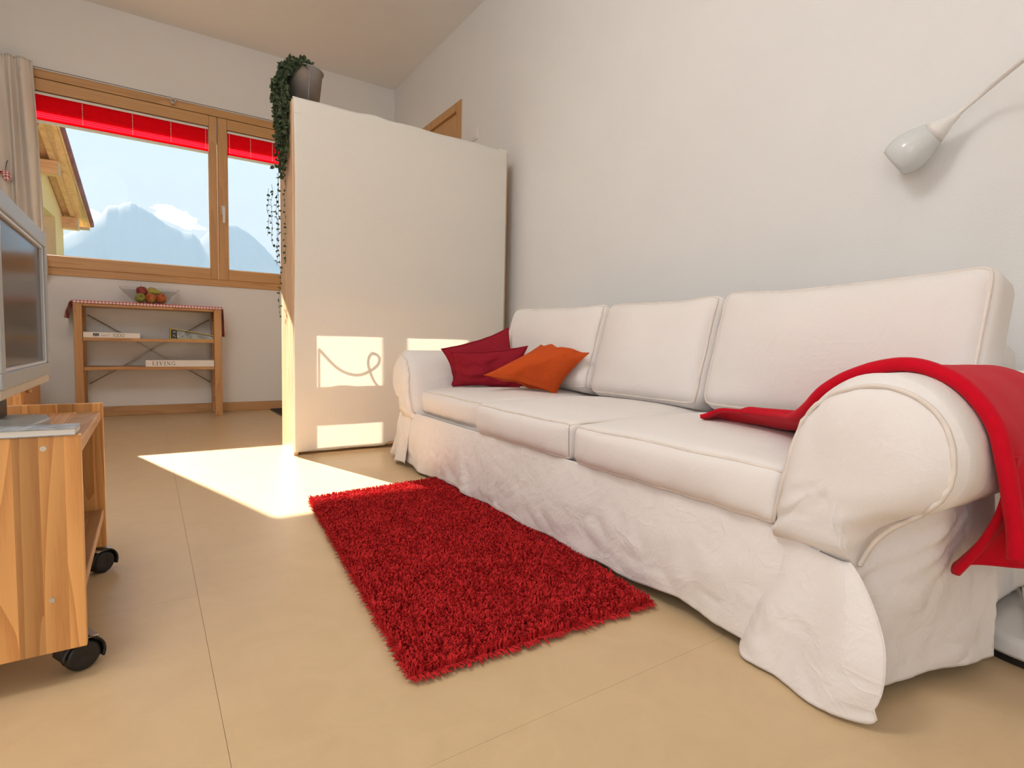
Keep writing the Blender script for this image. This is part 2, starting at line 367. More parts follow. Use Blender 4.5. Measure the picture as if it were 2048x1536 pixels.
w = MB(); w.box(XL - .2, XL, YF - .2, V0_, 0, ZC); w.box(XL - .2, XL, V1_, YB, 0, ZC); w.box(XL - .2, XL, V0_, V1_, 0, .08); w.box(XL - .2, XL, V0_, V1_, 2.08, ZC)
w.build('wall_left', M['wall'], kind=ST, label='white plaster wall beside the curtain and the television', cat='wall')
B(XL, XR, YF - .2, YF, 0, ZC).build('wall_front', M['wall'], kind=ST, label='white plaster wall opposite the mountain window', cat='wall')
B(XL - .2, XR + .2, YF - .2, YB + T, ZC, ZC + .15).build('ceiling', M['ceil'], kind=ST, label='plain white ceiling', cat='ceiling')
b = MB(); b.box(XL, XR, YB - .014, YB, 0, .07); b.build('baseboard_back', M['base'], kind=ST, bevel=.003, label='wooden baseboard under the window', cat='baseboard')
b = MB(); b.box(XR - .014, XR, YF, DY0 - .0, 0, .07); b.build('baseboard_right', wood('baseboard_wood_y', (0.42, 0.22, 0.09), (0.52, 0.30, 0.13), 'y', knots=False), kind=ST, bevel=.003, label='wooden baseboard behind the sofa', cat='baseboard')
# added side window around the fill light, unseen behind the camera
wr = MB()
for a in ((V0_, V1_, .08, .15), (V0_, V1_, 2.02, 2.08), (V0_, V0_ + .06, .15, 2.02), (V1_ - .06, V1_, .15, 2.02), (-.88, -.82, .15, 2.02)): wr.box(XL - .10, XL - .04, a[0], a[1], a[2], a[3])
wr = wr.build('added_window', M['frame_y'], kind=ST, label='added wooden framed balcony window for the fill light in the left wall', cat='window')
for a in ((V0_ + .06, -.88), (-.82, V1_ - .06)): B(XL - .075, XL - .069, a[0], a[1], .15, 2.02).build('pane', M['glass'], wr, local=True)
# door in right wall
dr = MB(); FW = .075
dr.box(XR - .006, XR + .12, DY0, DY0 + FW, 0, DZ); dr.box(XR - .006, XR + .12, DY1 - FW, DY1, 0, DZ); dr.box(XR - .006, XR + .12, DY0 + FW, DY1 - FW, DZ - .06, DZ)
dr = dr.build('door_1', M['frame_z'], kind=ST, bevel=.002, label='light wooden door in the right wall behind the divider', cat='door')
lf = B(XR + .012, XR + .055, DY0 + FW + .004, DY1 - FW - .004, .006, DZ - .064).build('door_leaf', M['frame_z'], dr, local=True, bevel=.002)
for z in (.3, 2.0): MB().tube([(XR + .008, DY0 + FW + .002, z), (XR + .008, DY0 + FW + .002, z + .09)], .006).build('hinge', M['steel'], dr, local=True, smooth=True)
MB().tube([(XR + .012, DY1 - .16, 1.05), (XR - .03, DY1 - .16, 1.05), (XR - .04, DY1 - .18, 1.05), (XR - .04, DY1 - .28, 1.05)], .009).build('door_handle', M['steel'], lf, local=True, smooth=True)

# window 1
wf = MB(); y0, y1 = YB - .012, YB + .09
wf.box(WX0, WX1, y0, y1, WZ0, WZ0 + .055); wf.box(WX0, WX1, y0, y1, WZ1 - .055, WZ1)
wf.box(WX0, WX0 + .05, y0, y1, WZ0 + .055, WZ1 - .055); wf.box(WX1 - .05, WX1, y0, y1, WZ0 + .055, WZ1 - .055)
wf = wf.build('window_1', M['frame_x'], kind=ST, bevel=.003, label='wide wooden two-sash window with mountain view', cat='window')
B(WX0 - .03, WX1 + .03, y1, y1 + .16, WZ0 - .01, WZ0 + .03).build('window_sill', M['steel'], wf, local=True)
SY0, SY1 = YB - .022, YB + .05
GZ0, GZ1 = 1.105, 2.165
for sx0, sx1, gx0, gx1 in ((-.672, 0.465, -.605, 0.413), (0.471, 0.995, 0.535, 0.925)):
    s = MB(); z0, z1 = WZ0 + .05, WZ1 - .062
    s.box(sx0, gx0, SY0, SY1, z0, z1); s.box(gx1, sx1, SY0, SY1, z0, z1)
    sa = s.build('sash', M['frame_z'], wf, local=True, bevel=.004)
    s = MB(); s.box(gx0, gx1, SY0 + .0005, SY1, z0, GZ0); s.box(gx0, gx1, SY0 + .0005, SY1, GZ1, z1); s.build('sash_rail', M['frame_x'], sa, local=True, bevel=.004)
    B(gx0, gx1, YB + .018, YB + .024, GZ0, GZ1).build('pane', M['glass'], sa, local=True)
    s = MB()
    for a in ((gx0, gx1, GZ0, GZ0 + .007), (gx0, gx1, GZ1 - .007, GZ1), (gx0, gx0 + .007, GZ0, GZ1), (gx1 - .007, gx1, GZ0, GZ1)): s.box(a[0], a[1], YB + .004, YB + .018, a[2], a[3])
    s.build('glazing_bead', M['rail'], sa, local=True)
h = MB(); hx = .503
h.box(hx - .013, hx + .013, SY0 - .008, SY0, 1.52, 1.59); h.tube([(hx, SY0 - .005, 1.555), (hx, SY0 - .035, 1.555)], .009, 10)
h.tube(catmull([(hx, SY0 - .035, 1.568), (hx, SY0 - .040, 1.54), (hx, SY0 - .040, 1.50), (hx, SY0 - .036, 1.455)], 4), [.010] * 5 + [.0095] * 8, 10)
h.build('window_handle', M['white'], wf, local=True, smooth=True)

# roof overhang outside above the window
rf = thing('roof_overhang', (0.4, YB + T, 2.86), 'wooden eaves board overhanging outside above the window', 'eaves', kind=ST)
for k in range(6): B(-3, 4, YB + T + k * .16, YB + T + k * .16 + .155, 2.86, 2.89).build('soffit_board', M['beam'], rf)
B(-3, 4, YB + T + .96, YB + T + .985, 2.82, 2.93).build('fascia_board', M['beam'], rf)

# ------------------------------------------------------------------ outside: terrain, mountain, clouds, haze, neighbour house
PROF = [(-1.6, .10), (-1.1, .16), (-.7, .13), (-.35, .10), (-.2, .12), (-.13, .13), (-.092, .153), (-.067, .174), (-.060, .179), (-.052, .188), (-.045, .200), (-.032, .202), (-.017, .2105),
        (.007, .1985), (.025, .185), (.045, .176), (.061, .174), (.064, .171), (.070, .166), (.082, .178), (.095, .186), (.110, .196), (.120, .1965), (.128, .192), (.145, .182), (.165, .164), (.189, .137), (.23, .11), (.4, .09), (.8, .14), (1.2, .11), (1.6, .13)]
def prof(t):
    for (a, ha), (b_, hb) in zip(PROF, PROF[1:]):
        if a <= t <= b_: return ha + (hb - ha) * (t - a) / (b_ - a)
    return .1
YM = 6000.0
def mtn(u, v):
    s = (u - .5) * 2; t = (0.32 * s + 1.28 * s ** 3)
    d = v                                   # 0 foot .. .7 ridge .. 1 back
    y = 4500 + (YM - 4500) * min(d / .75, 1) + (max(d - .75, 0) / .25) * 2500
    k = smooth(0, .75, d) if d < .75 else 1 - .5 * (d - .75) / .25
    k = k ** .9
    rug = fbm(t * 11, d * 4, 1) * .05 + fbm(t * 30, d * 12, 4) * .02
    h = prof(t) * YM * (k * (1 + (rug * 5 * (1 - k)))) + (fbm(t * 90, 3, 2) * .006 + fbm(t * 300, 3, 9) * .003) * YM * .35 * k ** 8
    x = t * YM * (.80 + .20 * min(d / .75, 1)) if d < .75 else t * YM * (1 + .4 * (d - .75) / .25)
    return Vector((x, y, h - 60))
MB().grid(mtn, 420, 40).build('mountain', M['rock'], kind=ST, smooth=True, label='hazy blue mountain ridge seen through the window', cat='mountain')
B(-9000, 9000, 5.5, 9000, -64, -60).build('valley_floor', M['grass'], kind=ST, label='valley meadow far below the window', cat='ground')
def cloud(name, cx, cz, w, hgt, label, seed, y=7600):
    c = Vector((cx * y, y, cz * y + HC))
    def sph(u, v):
        th = v * PI; ph = u * 2 * PI; d = Vector((math.sin(th) * math.cos(ph), math.sin(th) * math.sin(ph), math.cos(th)))
        k = 1 + .55 * fbm(d.x * 1.5 + seed, d.y * 1.5, d.z * 1.5, 1.3) + .40 * fbm(d.x * 4 + seed, d.y * 2, d.z * 3) + .22 * fbm(d.x * 9 + seed, d.y * 4, d.z * 7)
        return c + Vector((d.x * w * k, d.y * 90 * k, d.z * hgt * k - d.x * hgt * .8))
    return MB().grid(sph, 72, 36, wrap=True).build(name, M['cloud'], smooth=True, label=label, cat='cloud')
cloud('cumulus_cloud', .041, .186, 190, 90, 'small white cloud over the ridge right of the highest peak', 3)
cloud('cumulus_cloud', -.062, .176, 90, 40, 'wisp of white cloud on the ridge by the neighbouring roof', 5)

hz = bpy.data.materials.new('haze'); hz.use_nodes = True; n = hz.node_tree; n.nodes.clear()
ou = n.nodes.new('ShaderNodeOutputMaterial'); vs = n.nodes.new('ShaderNodeVolumeScatter')
vs.inputs['Color'].default_value = (0.46, 0.70, 0.98, 1); vs.inputs['Density'].default_value = 0.00016; vs.inputs['Anisotropy'].default_value = 0.0
n.links.new(vs.outputs[0], ou.inputs['Volume'])
B(-7000, 7000, 400, 4400, -58, 1250).build('haze', hz, kind='stuff', label='pale blue valley haze in front of the mountains', cat='haze')

# neighbour house
ang = math.atan2(.137, 2.4)      # verge line runs slightly to +x with y
hd = Vector((math.sin(ang), math.cos(ang), 0)); hn = Vector((math.cos(ang), -math.sin(ang), 0))   # along wall, out of gable
V0 = Vector((-.804, 12.0, 2.444)); SL = .862 / 2.404
def vp(s, o, dz=0.0):            # s metres up-slope from eave (toward us), o outwards offset from verge, dz above roof underside
    p = V0 - hd * s + hn * o; return Vector((p.x, p.y, V0.z + s * SL + dz))
hs = thing('neighbour_house', (-4, 9.5, -58), 'yellow rendered house with wooden eaves and red tiled roof', 'house')
OV = .30; RIDGE = 6.0
wl = MB()
s0 = .33
c0 = vp(s0, -OV); c1 = vp(s0 + 11, -OV)
def wq(sa, sb, za, zb, o=-OV, th=.30):
    a = vp(sa, o); b_ = vp(sb, o); c = vp(sb, o - th); d = vp(sa, o - th)
    wl.add([(a.x, a.y, za), (b_.x, b_.y, za), (c.x, c.y, za), (d.x, d.y, za), (a.x, a.y, zb[0]), (b_.x, b_.y, zb[1]), (c.x, c.y, zb[1]), (d.x, d.y, zb[0])],
           [(0, 3, 2, 1), (4, 5, 6, 7), (0, 1, 5, 4), (1, 2, 6, 5), (2, 3, 7, 6), (3, 0, 4, 7)])
rz = lambda s: V0.z + s * SL - .02
SW0, SW1, WT = .93, 2.2, 2.40
wq(s0, SW0, -58, (rz(s0), rz(SW0))); wq(SW0, SW1, -58, (1.0, 1.0)); wq(SW0, SW1, WT, (rz(SW0), rz(SW1))); wq(SW1, 2.85, -58, (rz(SW1), rz(2.85))); wq(2.85, 4.0, -58, (rz(2.85), rz(2.85) - 1.15 * SL * 2.2))
wl.build('gable_wall', M['yel_wall'], hs)
a = vp(s0, -OV - .01); q = MB(); q.add([a, a - hn * 7, a - hn * 7 + hd * -.3, a + hd * -.3, (a.x, a.y, -58), tuple((a - hn * 7).xy) + (-58,), tuple((a - hn * 7 - hd * .3).xy) + (-58,), tuple((a - hd * .3).xy) + (-58,)],
           [(0, 1, 2, 3), (4, 7, 6, 5), (0, 4, 5, 1), (1, 5, 6, 2), (2, 6, 7, 3), (3, 7, 4, 0)]); q.build('side_wall', M['yel_wall'], hs)
def obox(c, ex, ey, ez):         # oriented box from corner and edges
    c = Vector(c); ex = Vector(ex); ey = Vector(ey); ez = Vector(ez)
    return MB().add([c, c+ex, c+ex+ey, c+ey, c+ez, c+ex+ez, c+ex+ey+ez, c+ey+ez], [(0,3,2,1),(4,5,6,7),(0,1,5,4),(1,2,6,5),(2,3,7,6),(3,0,4,7)])
# window in gable
a = vp(SW0, -OV - .16); b_ = vp(SW1, -OV - .16); bb = b_ - a; bb.z = 0
hw = obox((a.x, a.y, 1.0), bb.normalized() * .07, -hn * .06, (0, 0, 1.4)).build('window_frame', M['rail'], hs)
obox(Vector((a.x, a.y, 2.33)), bb, -hn * .06, (0, 0, .07)).build('window_head', M['rail'], hs)
obox(Vector((a.x, a.y, 1.0)) - hn * .03, bb, -hn * .01, (0, 0, 1.4)).build('pane', M['screen'], hs)
up = (vp(1, 0) - vp(0, 0))
# soffit boards running up the slope
for k in range(10):
    obox(vp(-.02, -.005 - k * .15), up * 2.95, -hn * .145, (0, 0, .022)).build('soffit_board', M['soffit'], hs)
for k in range(2):
    obox(vp(.33 if k else .30, -.13 - k * .20, -.07), up * 2.6, -hn * .06, (0, 0, .075)).build('rafter', M['beam'], hs)
obox(vp(-.02, .0, -.005), up * 2.95, hn * .022, (0, 0, .075)).build('verge_board', M['soffit'], hs)
for s in (.26, 1.70):
    zt = V0.z + s * SL - .03
    a = vp(s, -.10); obox((a.x, a.y, zt - .185), -hd * .16, -hn * (OV + .4), (0, 0, .185)).build('purlin', M['beam'], hs)
    obox((a.x + hn.x * .001, a.y + hn.y * .001, zt - .183), -hd * .158, hn * .004, (0, 0, .181)).build('purlin_end', M['raw_z'], hs)
obox(vp(-.05, .0, -.03), hd * .05, -hn * 8, (0, 0, .05)).build('gutter', M['steel'], hs)
nt_ = 11
for k in range(nt_):             # barrel tiles seen edge-on along the verge
    s = -.05 + k * .27
    a = vp(s, .065, .020)
    obox(a, up * .29, -hn * 1.2, (0, 0, .085)).build('roof_tile', M['tile'], hs, bevel=.015)
obox(vp(-.05, -1.1, .03), up * 2.95, -hn * 7, (0, 0, .05)).build('roof_slab', M['tile'], hs)
obox(vp(2.88, -0.0, .03), Vector((-hd.x * 1.3, -hd.y * 1.3, -1.3 * SL * 2.2)), -hn * 8, (0, 0, .06)).build('roof_slab', M['tile'], hs)

# ------------------------------------------------------------------ pleated blinds
def blind(x0, x1, cords, label):
    t = thing('pleated_blind', ((x0 + x1) / 2, YB, 2.15), label, 'blind', group='pleated blinds in the window')
    yc = YB - .004; zt, zb = 2.158, 1.965
    B(x0, x1, yc - .012, yc + .012, zt - .016, zt).build('head_rail', M['rail'], t, bevel=.002)
    B(x0, x1, yc - .012, yc + .012, zb, zb + .015).build('bottom_rail', M['rail'], t, bevel=.002)
    n_ = 22; zs = [zt - .016 - (zt - .016 - (zb + .032)) * i / n_ for i in range(n_ + 1)] + [zb + .032 - .017 * i / 8 for i in range(1, 9)]
    ys = [yc + (.009 if i % 2 else -.009) for i in range(len(zs))]
    mb = MB(); vv = []
    for x in (x0 + .002, x1 - .002): vv += [(x, y, z) for y, z in zip(ys, zs)]
    L_ = len(zs); mb.add(vv, [(i, i + 1, L_ + i + 1, L_ + i) for i in range(L_ - 1)])
    mb.build('pleated_fabric', M['blind'], t)
    for cx in cords:
        mb = MB()
        for i in range(1, n_, 2): mb.box(cx - .0022, cx + .0022, yc - .0125, yc - .008, (zs[i] + zs[i+1]) / 2 - .003, (zs[i] + zs[i+1]) / 2 + .003)
        mb.build('lift_cord', M['rail'], t)
    return t
blind(-.600, .410, (-.34, -.06, .17, .392), 'red pleated blind pulled up in the wide sash')
blind(.538, .922, (.552, .70, .86), 'short red pleated blind in the narrow sash behind the ivy')

# curtain wire, clip and curtain
cw = thing('curtain_wire', (0.2, YB - .045, 2.29), 'thin curtain wire stretched above the window frame', 'curtain wire')
MB().tube([(XL, YB - .045, 2.302), (XR - .3, YB - .045, 2.302)], .0022, 6).build('wire', M['wire'], cw)
mb = MB(); mb.box(.178, .194, YB - .03, YB - .012, 2.262, 2.30); mb.tube([(.186 + .014 * math.cos(a * PI / 8), YB - .045, 2.284 + .018 * math.sin(a * PI / 8)) for a in range(16)], .0035, 6, closed=True); mb.tube([(.186, YB - .045, 2.268), (.186, YB - .02, 2.268)], .004)
mb.build('wire_bracket', M['steel'], cw, smooth=True)
def curt(u, v):
    z = 2.325 - v * (2.325 - .955)
    xr = -.583 + .042 * v; xl = -1.16
    x = xl + (xr - xl) * u
    ph = u * 8.5 * 2 * PI + .5 * math.sin(v * 3 + u * 4)
    amp = .020 + .014 * smooth(0, .3, v)
    y = YB - .088 + amp * math.sin(ph) * (.65 + .35 * math.sin(u * 7 + 1)) + .006 * fbm(u * 8, v * 5, 3)
    if v < .05: y += .004 * math.sin(u * 260)
    x += .008 * math.sin(ph * .5 + v * 2) * (1 if u < .97 else 0)
    return Vector((x, y, z))
ct = thing('curtain', (-.85, YB - .06, .955), 'off-white cotton curtain gathered at the left end of the window', 'curtain')
MB().grid(curt, 260, 50).build('curtain_panel', M['sheer'], ct, smooth=True, solid=.0012)
mb = MB()
mb.grid(lambda u, v: curt(u, .012 + v * .045) + Vector((0, -.0035, 0)), 200, 4); mb.build('header_tape', M['sheer'], ct, smooth=True)
for u in (.62, .76, .90):
    p = curt(u, .03); MB().tube([(p.x, (p.y + YB - .045) / 2 + (abs(p.y - YB + .045) / 2 + .004) * math.cos(a * PI / 6), 2.300 + .011 * math.sin(a * PI / 6)) for a in range(12)], .002, 5, closed=True).build('curtain_ring', M['white'], ct, smooth=True)
# gingham ornament
og = thing('fabric_ornament', (-.72, YB - .128, 1.52), 'small red and white gingham stuffed ornament hanging on the curtain', 'ornament')
def orn(u, v):
    th = v * PI; ph = u * 2 * PI
    s_ = math.sin(th) * (.55 + .45 * math.sin(v * PI * .9)); return Vector((-.722 + .024 * s_ * math.cos(ph) + .01 * (v - .5), YB - .128 + .012 * s_ * math.sin(ph), 1.525 + .085 * (1 - v)))
MB().grid(orn, 20, 14, wrap=True).build('stuffed_body', M['ging2'], og, smooth=True)
MB().tube(catmull([(-.724, YB - .128, 1.607), (-.720, YB - .128, 1.635), (-.715, YB - .122, 1.66), (-.722, YB - .118, 1.64)], 4), .0022, 5).build('hanging_loop', M['ink'], og)
MB().tube(catmull([(-.74, YB - .131, 1.585), (-.755, YB - .133, 1.58), (-.748, YB - .133, 1.572)], 4), .004, 6).build('bow', M['burg'], og)

# ------------------------------------------------------------------ low shelf under the window
sh = thing('low_shelf', (.02, 4.70, 0), 'low open pine shelf with steel cross brace under the window', 'shelf')
PX = ((-.404, -.358), (.405, .455))
for (xa, xb) in PX:
    for (ya, yb) in ((4.565, 4.597), (4.793, 4.825)):
        po = B(xa, xb, ya, yb, 0, .797).build('post', M['pine_z'], sh, bevel=.003)
        inner = xb if xa < 0 else xa; sgn = 1 if xa < 0 else -1
        mb = MB()
        for k in range(24):
            z = .05 + k * .031
            mb.tube([(inner - sgn * .004, (ya + yb) / 2, z), (inner + sgn * .0006, (ya + yb) / 2, z)], .0035, 8)
        mb.build('peg_holes', M['ink'], po, kind='stuff')
    for z in (.09, .70): B(xa + .012, xb - .012, 4.597, 4.793, z, z + .032).build('rung', M['pine_y'], sh, bevel=.002)
for z in (.768, .540, .345): B(-.357, .404, 4.568, 4.822, z - .003, z + .019).build('shelf_board', M['pine_x'], sh, bevel=.002)
MB().tube([(-.345, 4.815,   .715), (.395, 4.815, .235)], .004, 6).build('brace_rod', M['steel'], sh, smooth=True)
MB().tube([(-.345, 4.809, .235), (.395, 4.809, .715)], .004, 6).build('brace_rod', M['steel'], sh, smooth=True)
MB().tube([(.025, 4.802, .475), (.025, 4.82, .475)], .012, 12).build('brace_plate', M['steel'], sh, smooth=True)
# gingham cloth draped
tcx = thing('gingham_tablecloth', (.02, 4.70, .797), 'red and white gingham runner draped over the low shelf', 'tablecloth')
prf = [(-.448, .684), (-.438, .73), (-.424, .775), (-.412, .7995), (-.38, .8005), (0.02, .8005), (.43, .8005), (.458, .800), (.464, .785), (.468, .70), (.471, .585)]
pp = []
for (a, b_), (c, d) in zip(prf, prf[1:]):
    k = max(2, int(math.hypot(c - a, d - b_) / .02)); pp += [(a + (c - a) * i / k, b_ + (d - b_) * i / k) for i in range(k)]
pp.append(prf[-1])
def tcl(u, v):
    i = min(int(u * (len(pp) - 1) + .5), len(pp) - 1); x, z = pp[i]
    y = 4.556 + v * .28; dz = 0
    if v < .05 and -.41 < x < .46: y = 4.5605; dz = -.018 if v < .02 else 0
    if z < .79: x += .007 * math.sin(v * 9) * (1 if x > 0 else -1)
    return Vector((x, y, z + dz))
MB().grid(tcl, len(pp) - 1, 26).build('cloth', M['ging'], tcx, smooth=True, solid=.0012)
# glass bowl
bc = Vector((.018, 4.70, .802))
bw = thing('glass_bowl', bc, 'clear glass flared fruit bowl on the gingham runner', 'bowl')
def ring(hw, z, tw=0): return [(bc.x + a * hw, bc.y + b_ * hw * .72, bc.z + z) for a, b_ in ((-1, -1), (1, -1), (1, 1), (-1, 1))]
mb = MB(); vs_ = ring(.085, .0) + ring(.178, .108) + ring(.173, .108) + ring(.082, .006)
fs_ = [(3, 2, 1, 0), (12, 13, 14, 15)]
for a in range(3):
    for k in range(4): fs_.append((a*4 + k, a*4 + (k+1) % 4, (a+1)*4 + (k+1) % 4, (a+1)*4 + k))
mb.add(vs_, fs_); mb.build('bowl_body', M['bowl'], bw, bevel=.0015)
def fruitmat(name, c1, c2, sc=20):
    m_, n_, b_ = newmat(name); t_ = N(n_, 'ShaderNodeTexCoord'); z_ = N(n_, 'ShaderNodeTexNoise'); z_.inputs['Scale'].default_value = sc; z_.inputs['Detail'].default_value = 4
    r_ = N(n_, 'ShaderNodeValToRGB'); r_.color_ramp.elements[0].position = .38; r_.color_ramp.elements[1].position = .62
    r_.color_ramp.elements[0].color = tuple(c1) + (1,); r_.color_ramp.elements[1].color = tuple(c2) + (1,)
    n_.links.new(t_.outputs['Object'], z_.inputs['Vector']); n_.links.new(z_.outputs[0], r_.inputs[0]); n_.links.new(r_.outputs[0], b_.inputs['Base Color']); b_.inputs['Roughness'].default_value = .3
    return m_
AP = [(.0005, .84), (.10, .80), (.22, .90), (.45, .98), (.72, .88), (.93, .55), (1.0, .12), (.95, -.30), (.78, -.68), (.52, -.93), (.28, -.99), (.12, -.90), (.0005, -.86)]
PR = [(.0005, 1.75), (.14, 1.72), (.26, 1.55), (.34, 1.25), (.44, .92), (.66, .55), (.90, .15), (1.0, -.25), (.92, -.65), (.68, -.92), (.35, -1.02), (.0005, -.96)]
def fruit(name, c, r, col, label, cat, prof_=AP, rot=(0, 0, 0)):
    t = thing(name, (c[0], c[1], c[2] - r * .95), label, cat, group='fruit in the glass bowl')
    from mathutils import Euler
    Mx = Euler(rot).to_matrix()
    P3 = [Vector((p[0], p[1], 0)) for p in prof_]; P3 = catmull(P3, 3)
    MB().lathe([(max(p.x, .0003) * r, p.y * r) for p in P3][::-1], c, 24, Mx).build('flesh', col, t, smooth=True)
    top = prof_[0][1]; 
    MB().tube([Vector(c) + Mx @ Vector((0, 0, top * r - .002)), Vector(c) + Mx @ Vector((.002, 0, top * r + .010)), Vector(c) + Mx @ Vector((.006, 0, top * r + .018))], .0014, 6).build('stalk', M['stem'], t)
red = fruitmat('red_apple_skin', (.26, .015, .03), (.40, .06, .05)); grn = fruitmat('green_apple_skin', (.30, .33, .06), (.42, .44, .10))
yel = fruitmat('blush_apple_skin', (.55, .10, .03), (.62, .38, .10), 26); org = fruitmat('nectarine_skin', (.58, .11, .04), (.66, .22, .06)); per = fruitmat('pear_skin', (.44, .40, .08), (.36, .36, .07))
fruit('apple', (-.040, 4.672, .8415), .0325, grn, 'green apple at the bottom of the glass bowl', 'apple', rot=(1.2, 0, .2))
fruit('apple', (.022, 4.665, .8425), .0335, yel, 'red and yellow apple between the green apple and the nectarine', 'apple', rot=(.3, .2, 0))
fruit('nectarine', (.083, 4.675, .8430), .0330, org, 'orange-red nectarine in the glass bowl', 'nectarine', rot=(.6, .4, 0))
fruit('apple', (-.030, 4.708, .890), .0335, red, 'dark red apple on top of the other fruit', 'apple', rot=(.2, -.2, 0))
fruit('pear', (.037, 4.705, .893), .0310, per, 'green pear lying on top of the other fruit', 'pear', PR, rot=(0, PI / 2 + .12, -.15))
fruit('apple', (.02, 4.738, .8415), .033, red, 'red apple half hidden at the back of the bowl', 'apple')

# lettering from strokes
def strokes(mb, segs, x, z, s, y, w):
    for pl in segs:
        ww = w
        if isinstance(pl, tuple): pl, ww = pl
        for (a, b_), (c, d) in zip(pl, pl[1:]):
            p = Vector((x + a * s, 0, z + b_ * s)); q = Vector((x + c * s, 0, z + d * s)); t = (q - p)
            if t.length < 1e-7: continue
            t.normalize(); nn = Vector((-t.z, 0, t.x)) * ww * s / 2; p -= t * ww * s * .2; q += t * ww * s * .2
            v4 = [p + nn, q + nn, q - nn, p - nn]
            mb.add([(k.x, y - .0006, k.z) for k in v4] + [(k.x, y + .0006, k.z) for k in v4], [(0, 1, 2, 3), (7, 6, 5, 4), (0, 4, 5, 1), (1, 5, 6, 2), (2, 6, 7, 3), (3, 7, 4, 0)])
def arc(cx, cz, rx, rz_, a0, a1, n=14): return [(cx + rx * math.cos(math.radians(a0 + (a1 - a0) * i / n)), cz + rz_ * math.sin(math.radians(a0 + (a1 - a0) * i / n))) for i in range(n + 1)]
th, tk = .05, .14
GL = {'L': ([([(.15, 0), (.15, 1)], tk), ([(0, 1), (.32, 1)], th), ([(0, 0), (.62, 0), (.66, .24)], th)], .82),
      'I': ([([(.17, 0), (.17, 1)], tk), ([(0, 1), (.34, 1)], th), ([(0, 0), (.34, 0)], th)], .5),
      'V': ([([(.12, 1), (.43, 0)], tk), ([(.43, 0), (.76, 1)], th), ([(0, 1), (.28, 1)], th), ([(.62, 1), (.88, 1)], th)], .98),
      'N': ([([(.12, 0), (.12, 1)], th), ([(.12, 1), (.74, 0)], tk), ([(.74, 0), (.74, 1)], th), ([(0, 1), (.2, 1)], th), ([(0, 0), (.25, 0)], th), ([(.6, 1), (.88, 1)], th)], 1.0),
      'G': ([(arc(.46, .5, .42, .5, 50, 300), .09), ([(.72, .08), (.72, .42)], tk), ([(.56, .42), (.86, .42)], th), ([(.74, .86), (.76, .68)], th)], .95)}
def book(name, x0, x1, y0, y1, z0, z1, label, spine_round=False):
    t = thing(name, ((x0 + x1) / 2, (y0 + y1) / 2, z0), label, 'book', group='books on the low shelf')
    c = .003
    B(x0, x1, y0, y1, z0, z0 + c).build('cover_board', M['cover'], t, bevel=.0008); B(x0, x1, y0, y1, z1 - c, z1).build('cover_board', M['cover'], t, bevel=.0008)
    B(x0, x1, y0, y0 + c, z0 + c, z1 - c).build('spine', M['cover'], t)
    B(x0 + .003, x1 - .003, y0 + c, y1 - .004, z0 + c, z1 - c).build('pages', M['paper'], t)
    return t
zt = .559
bk = book('book', -.355, -.045, 4.572, 4.79, zt, zt + .036, 'thin white book with 1000 on its spine on the upper board of the low shelf')
mb = MB(); mb.box(-.303, -.272, 4.5712, 4.5724, zt + .009, zt + .028); mb.build('emblem', M['ink'], bk)
mb = MB(); strokes(mb, [(arc(-.2875, zt + .006, .011, .014, 20, 160), .0028)], 0, 0, 1, 4.5706, .003); mb.box(-.303, -.272, 4.5702, 4.571, zt + .009, zt + .0105); mb.build('emblem_arch', M['cover'], bk)
mb = MB(); strokes(mb, [([(-.26, zt + .018), (-.255, zt + .010), (-.247, zt + .018), (-.242, zt + .010), (-.236, zt + .017), (-.228, zt + .011), (-.216, zt + .026)], .0012)], 0, 0, 1, 4.5716, .001); mb.build('script_title', M['ink'], bk)
mb = MB(); strokes(mb, [([(-.2, .1), (0, .25), (0, -1 + 1.0)], .1)] if False else [([(-.12, .82), (0, 1), (0, 0)], .09)], -.193, zt + .008, .020, 4.5716, .1)
for k in range(3): strokes(mb, [(arc(0, .5, .40, .5, 0, 360, 20), .10)], -.179 + k * .0185, zt + .008, .020, 4.5716, .1)
mb.build('lettering', M['ink'], bk)
zt = .364
bk = book('book', -.018, .402, 4.572, 4.80, zt, zt + .046, 'thick white book lettered LIVING on the lower board of the low shelf')
mb = MB(); x = .022; hL = .025
for ch in 'LIVING':
    sg, adv = GL[ch]; strokes(mb, sg, x, zt + .0105, hL, 4.5716, .1); x += adv * hL + .004
mb.build('lettering', M['ink'], bk)
# sprung-open yellow edged book
yb = thing('open_book', (.26, 4.68, .559), 'black and yellow book with sprung cover beside the white 1000 book', 'book', group='books on the low shelf')
zt = .559
B(.132, .402, 4.572, 4.76, zt, zt + .004).build('cover_board', M['yellow'], yb, bevel=.001)
MB().prism([(.134, zt + .074), (.134, zt + .078), (.402, zt + .034), (.402, zt + .030)], 4.572, 4.76).build('cover_board', M['yellow'], yb)
B(.132, .136, 4.572, 4.76, zt + .004, zt + .076).build('spine', M['yellow'], yb)
MB().prism([(.140, zt + .004), (.140, zt + .066), (.172, zt + .064), (.172, zt + .004)], 4.580, 4.75).build('pages', M['navy'], yb)
MB().prism([(.178, zt + .004), (.178, zt + .055), (.398, zt + .020), (.398, zt + .004)], 4.584, 4.75).build('pages', M['grey'], yb)
mb = MB(); strokes(mb, [([(.176, zt + .012), (.178, zt + .05)], .005), ([(.150, zt + .05), (.165, zt + .055)], .003), ([(.150, zt + .03), (.162, zt + .02)], .003)], 0, 0, 1, 4.5794, .003); mb.build('print', M['cover'], yb)

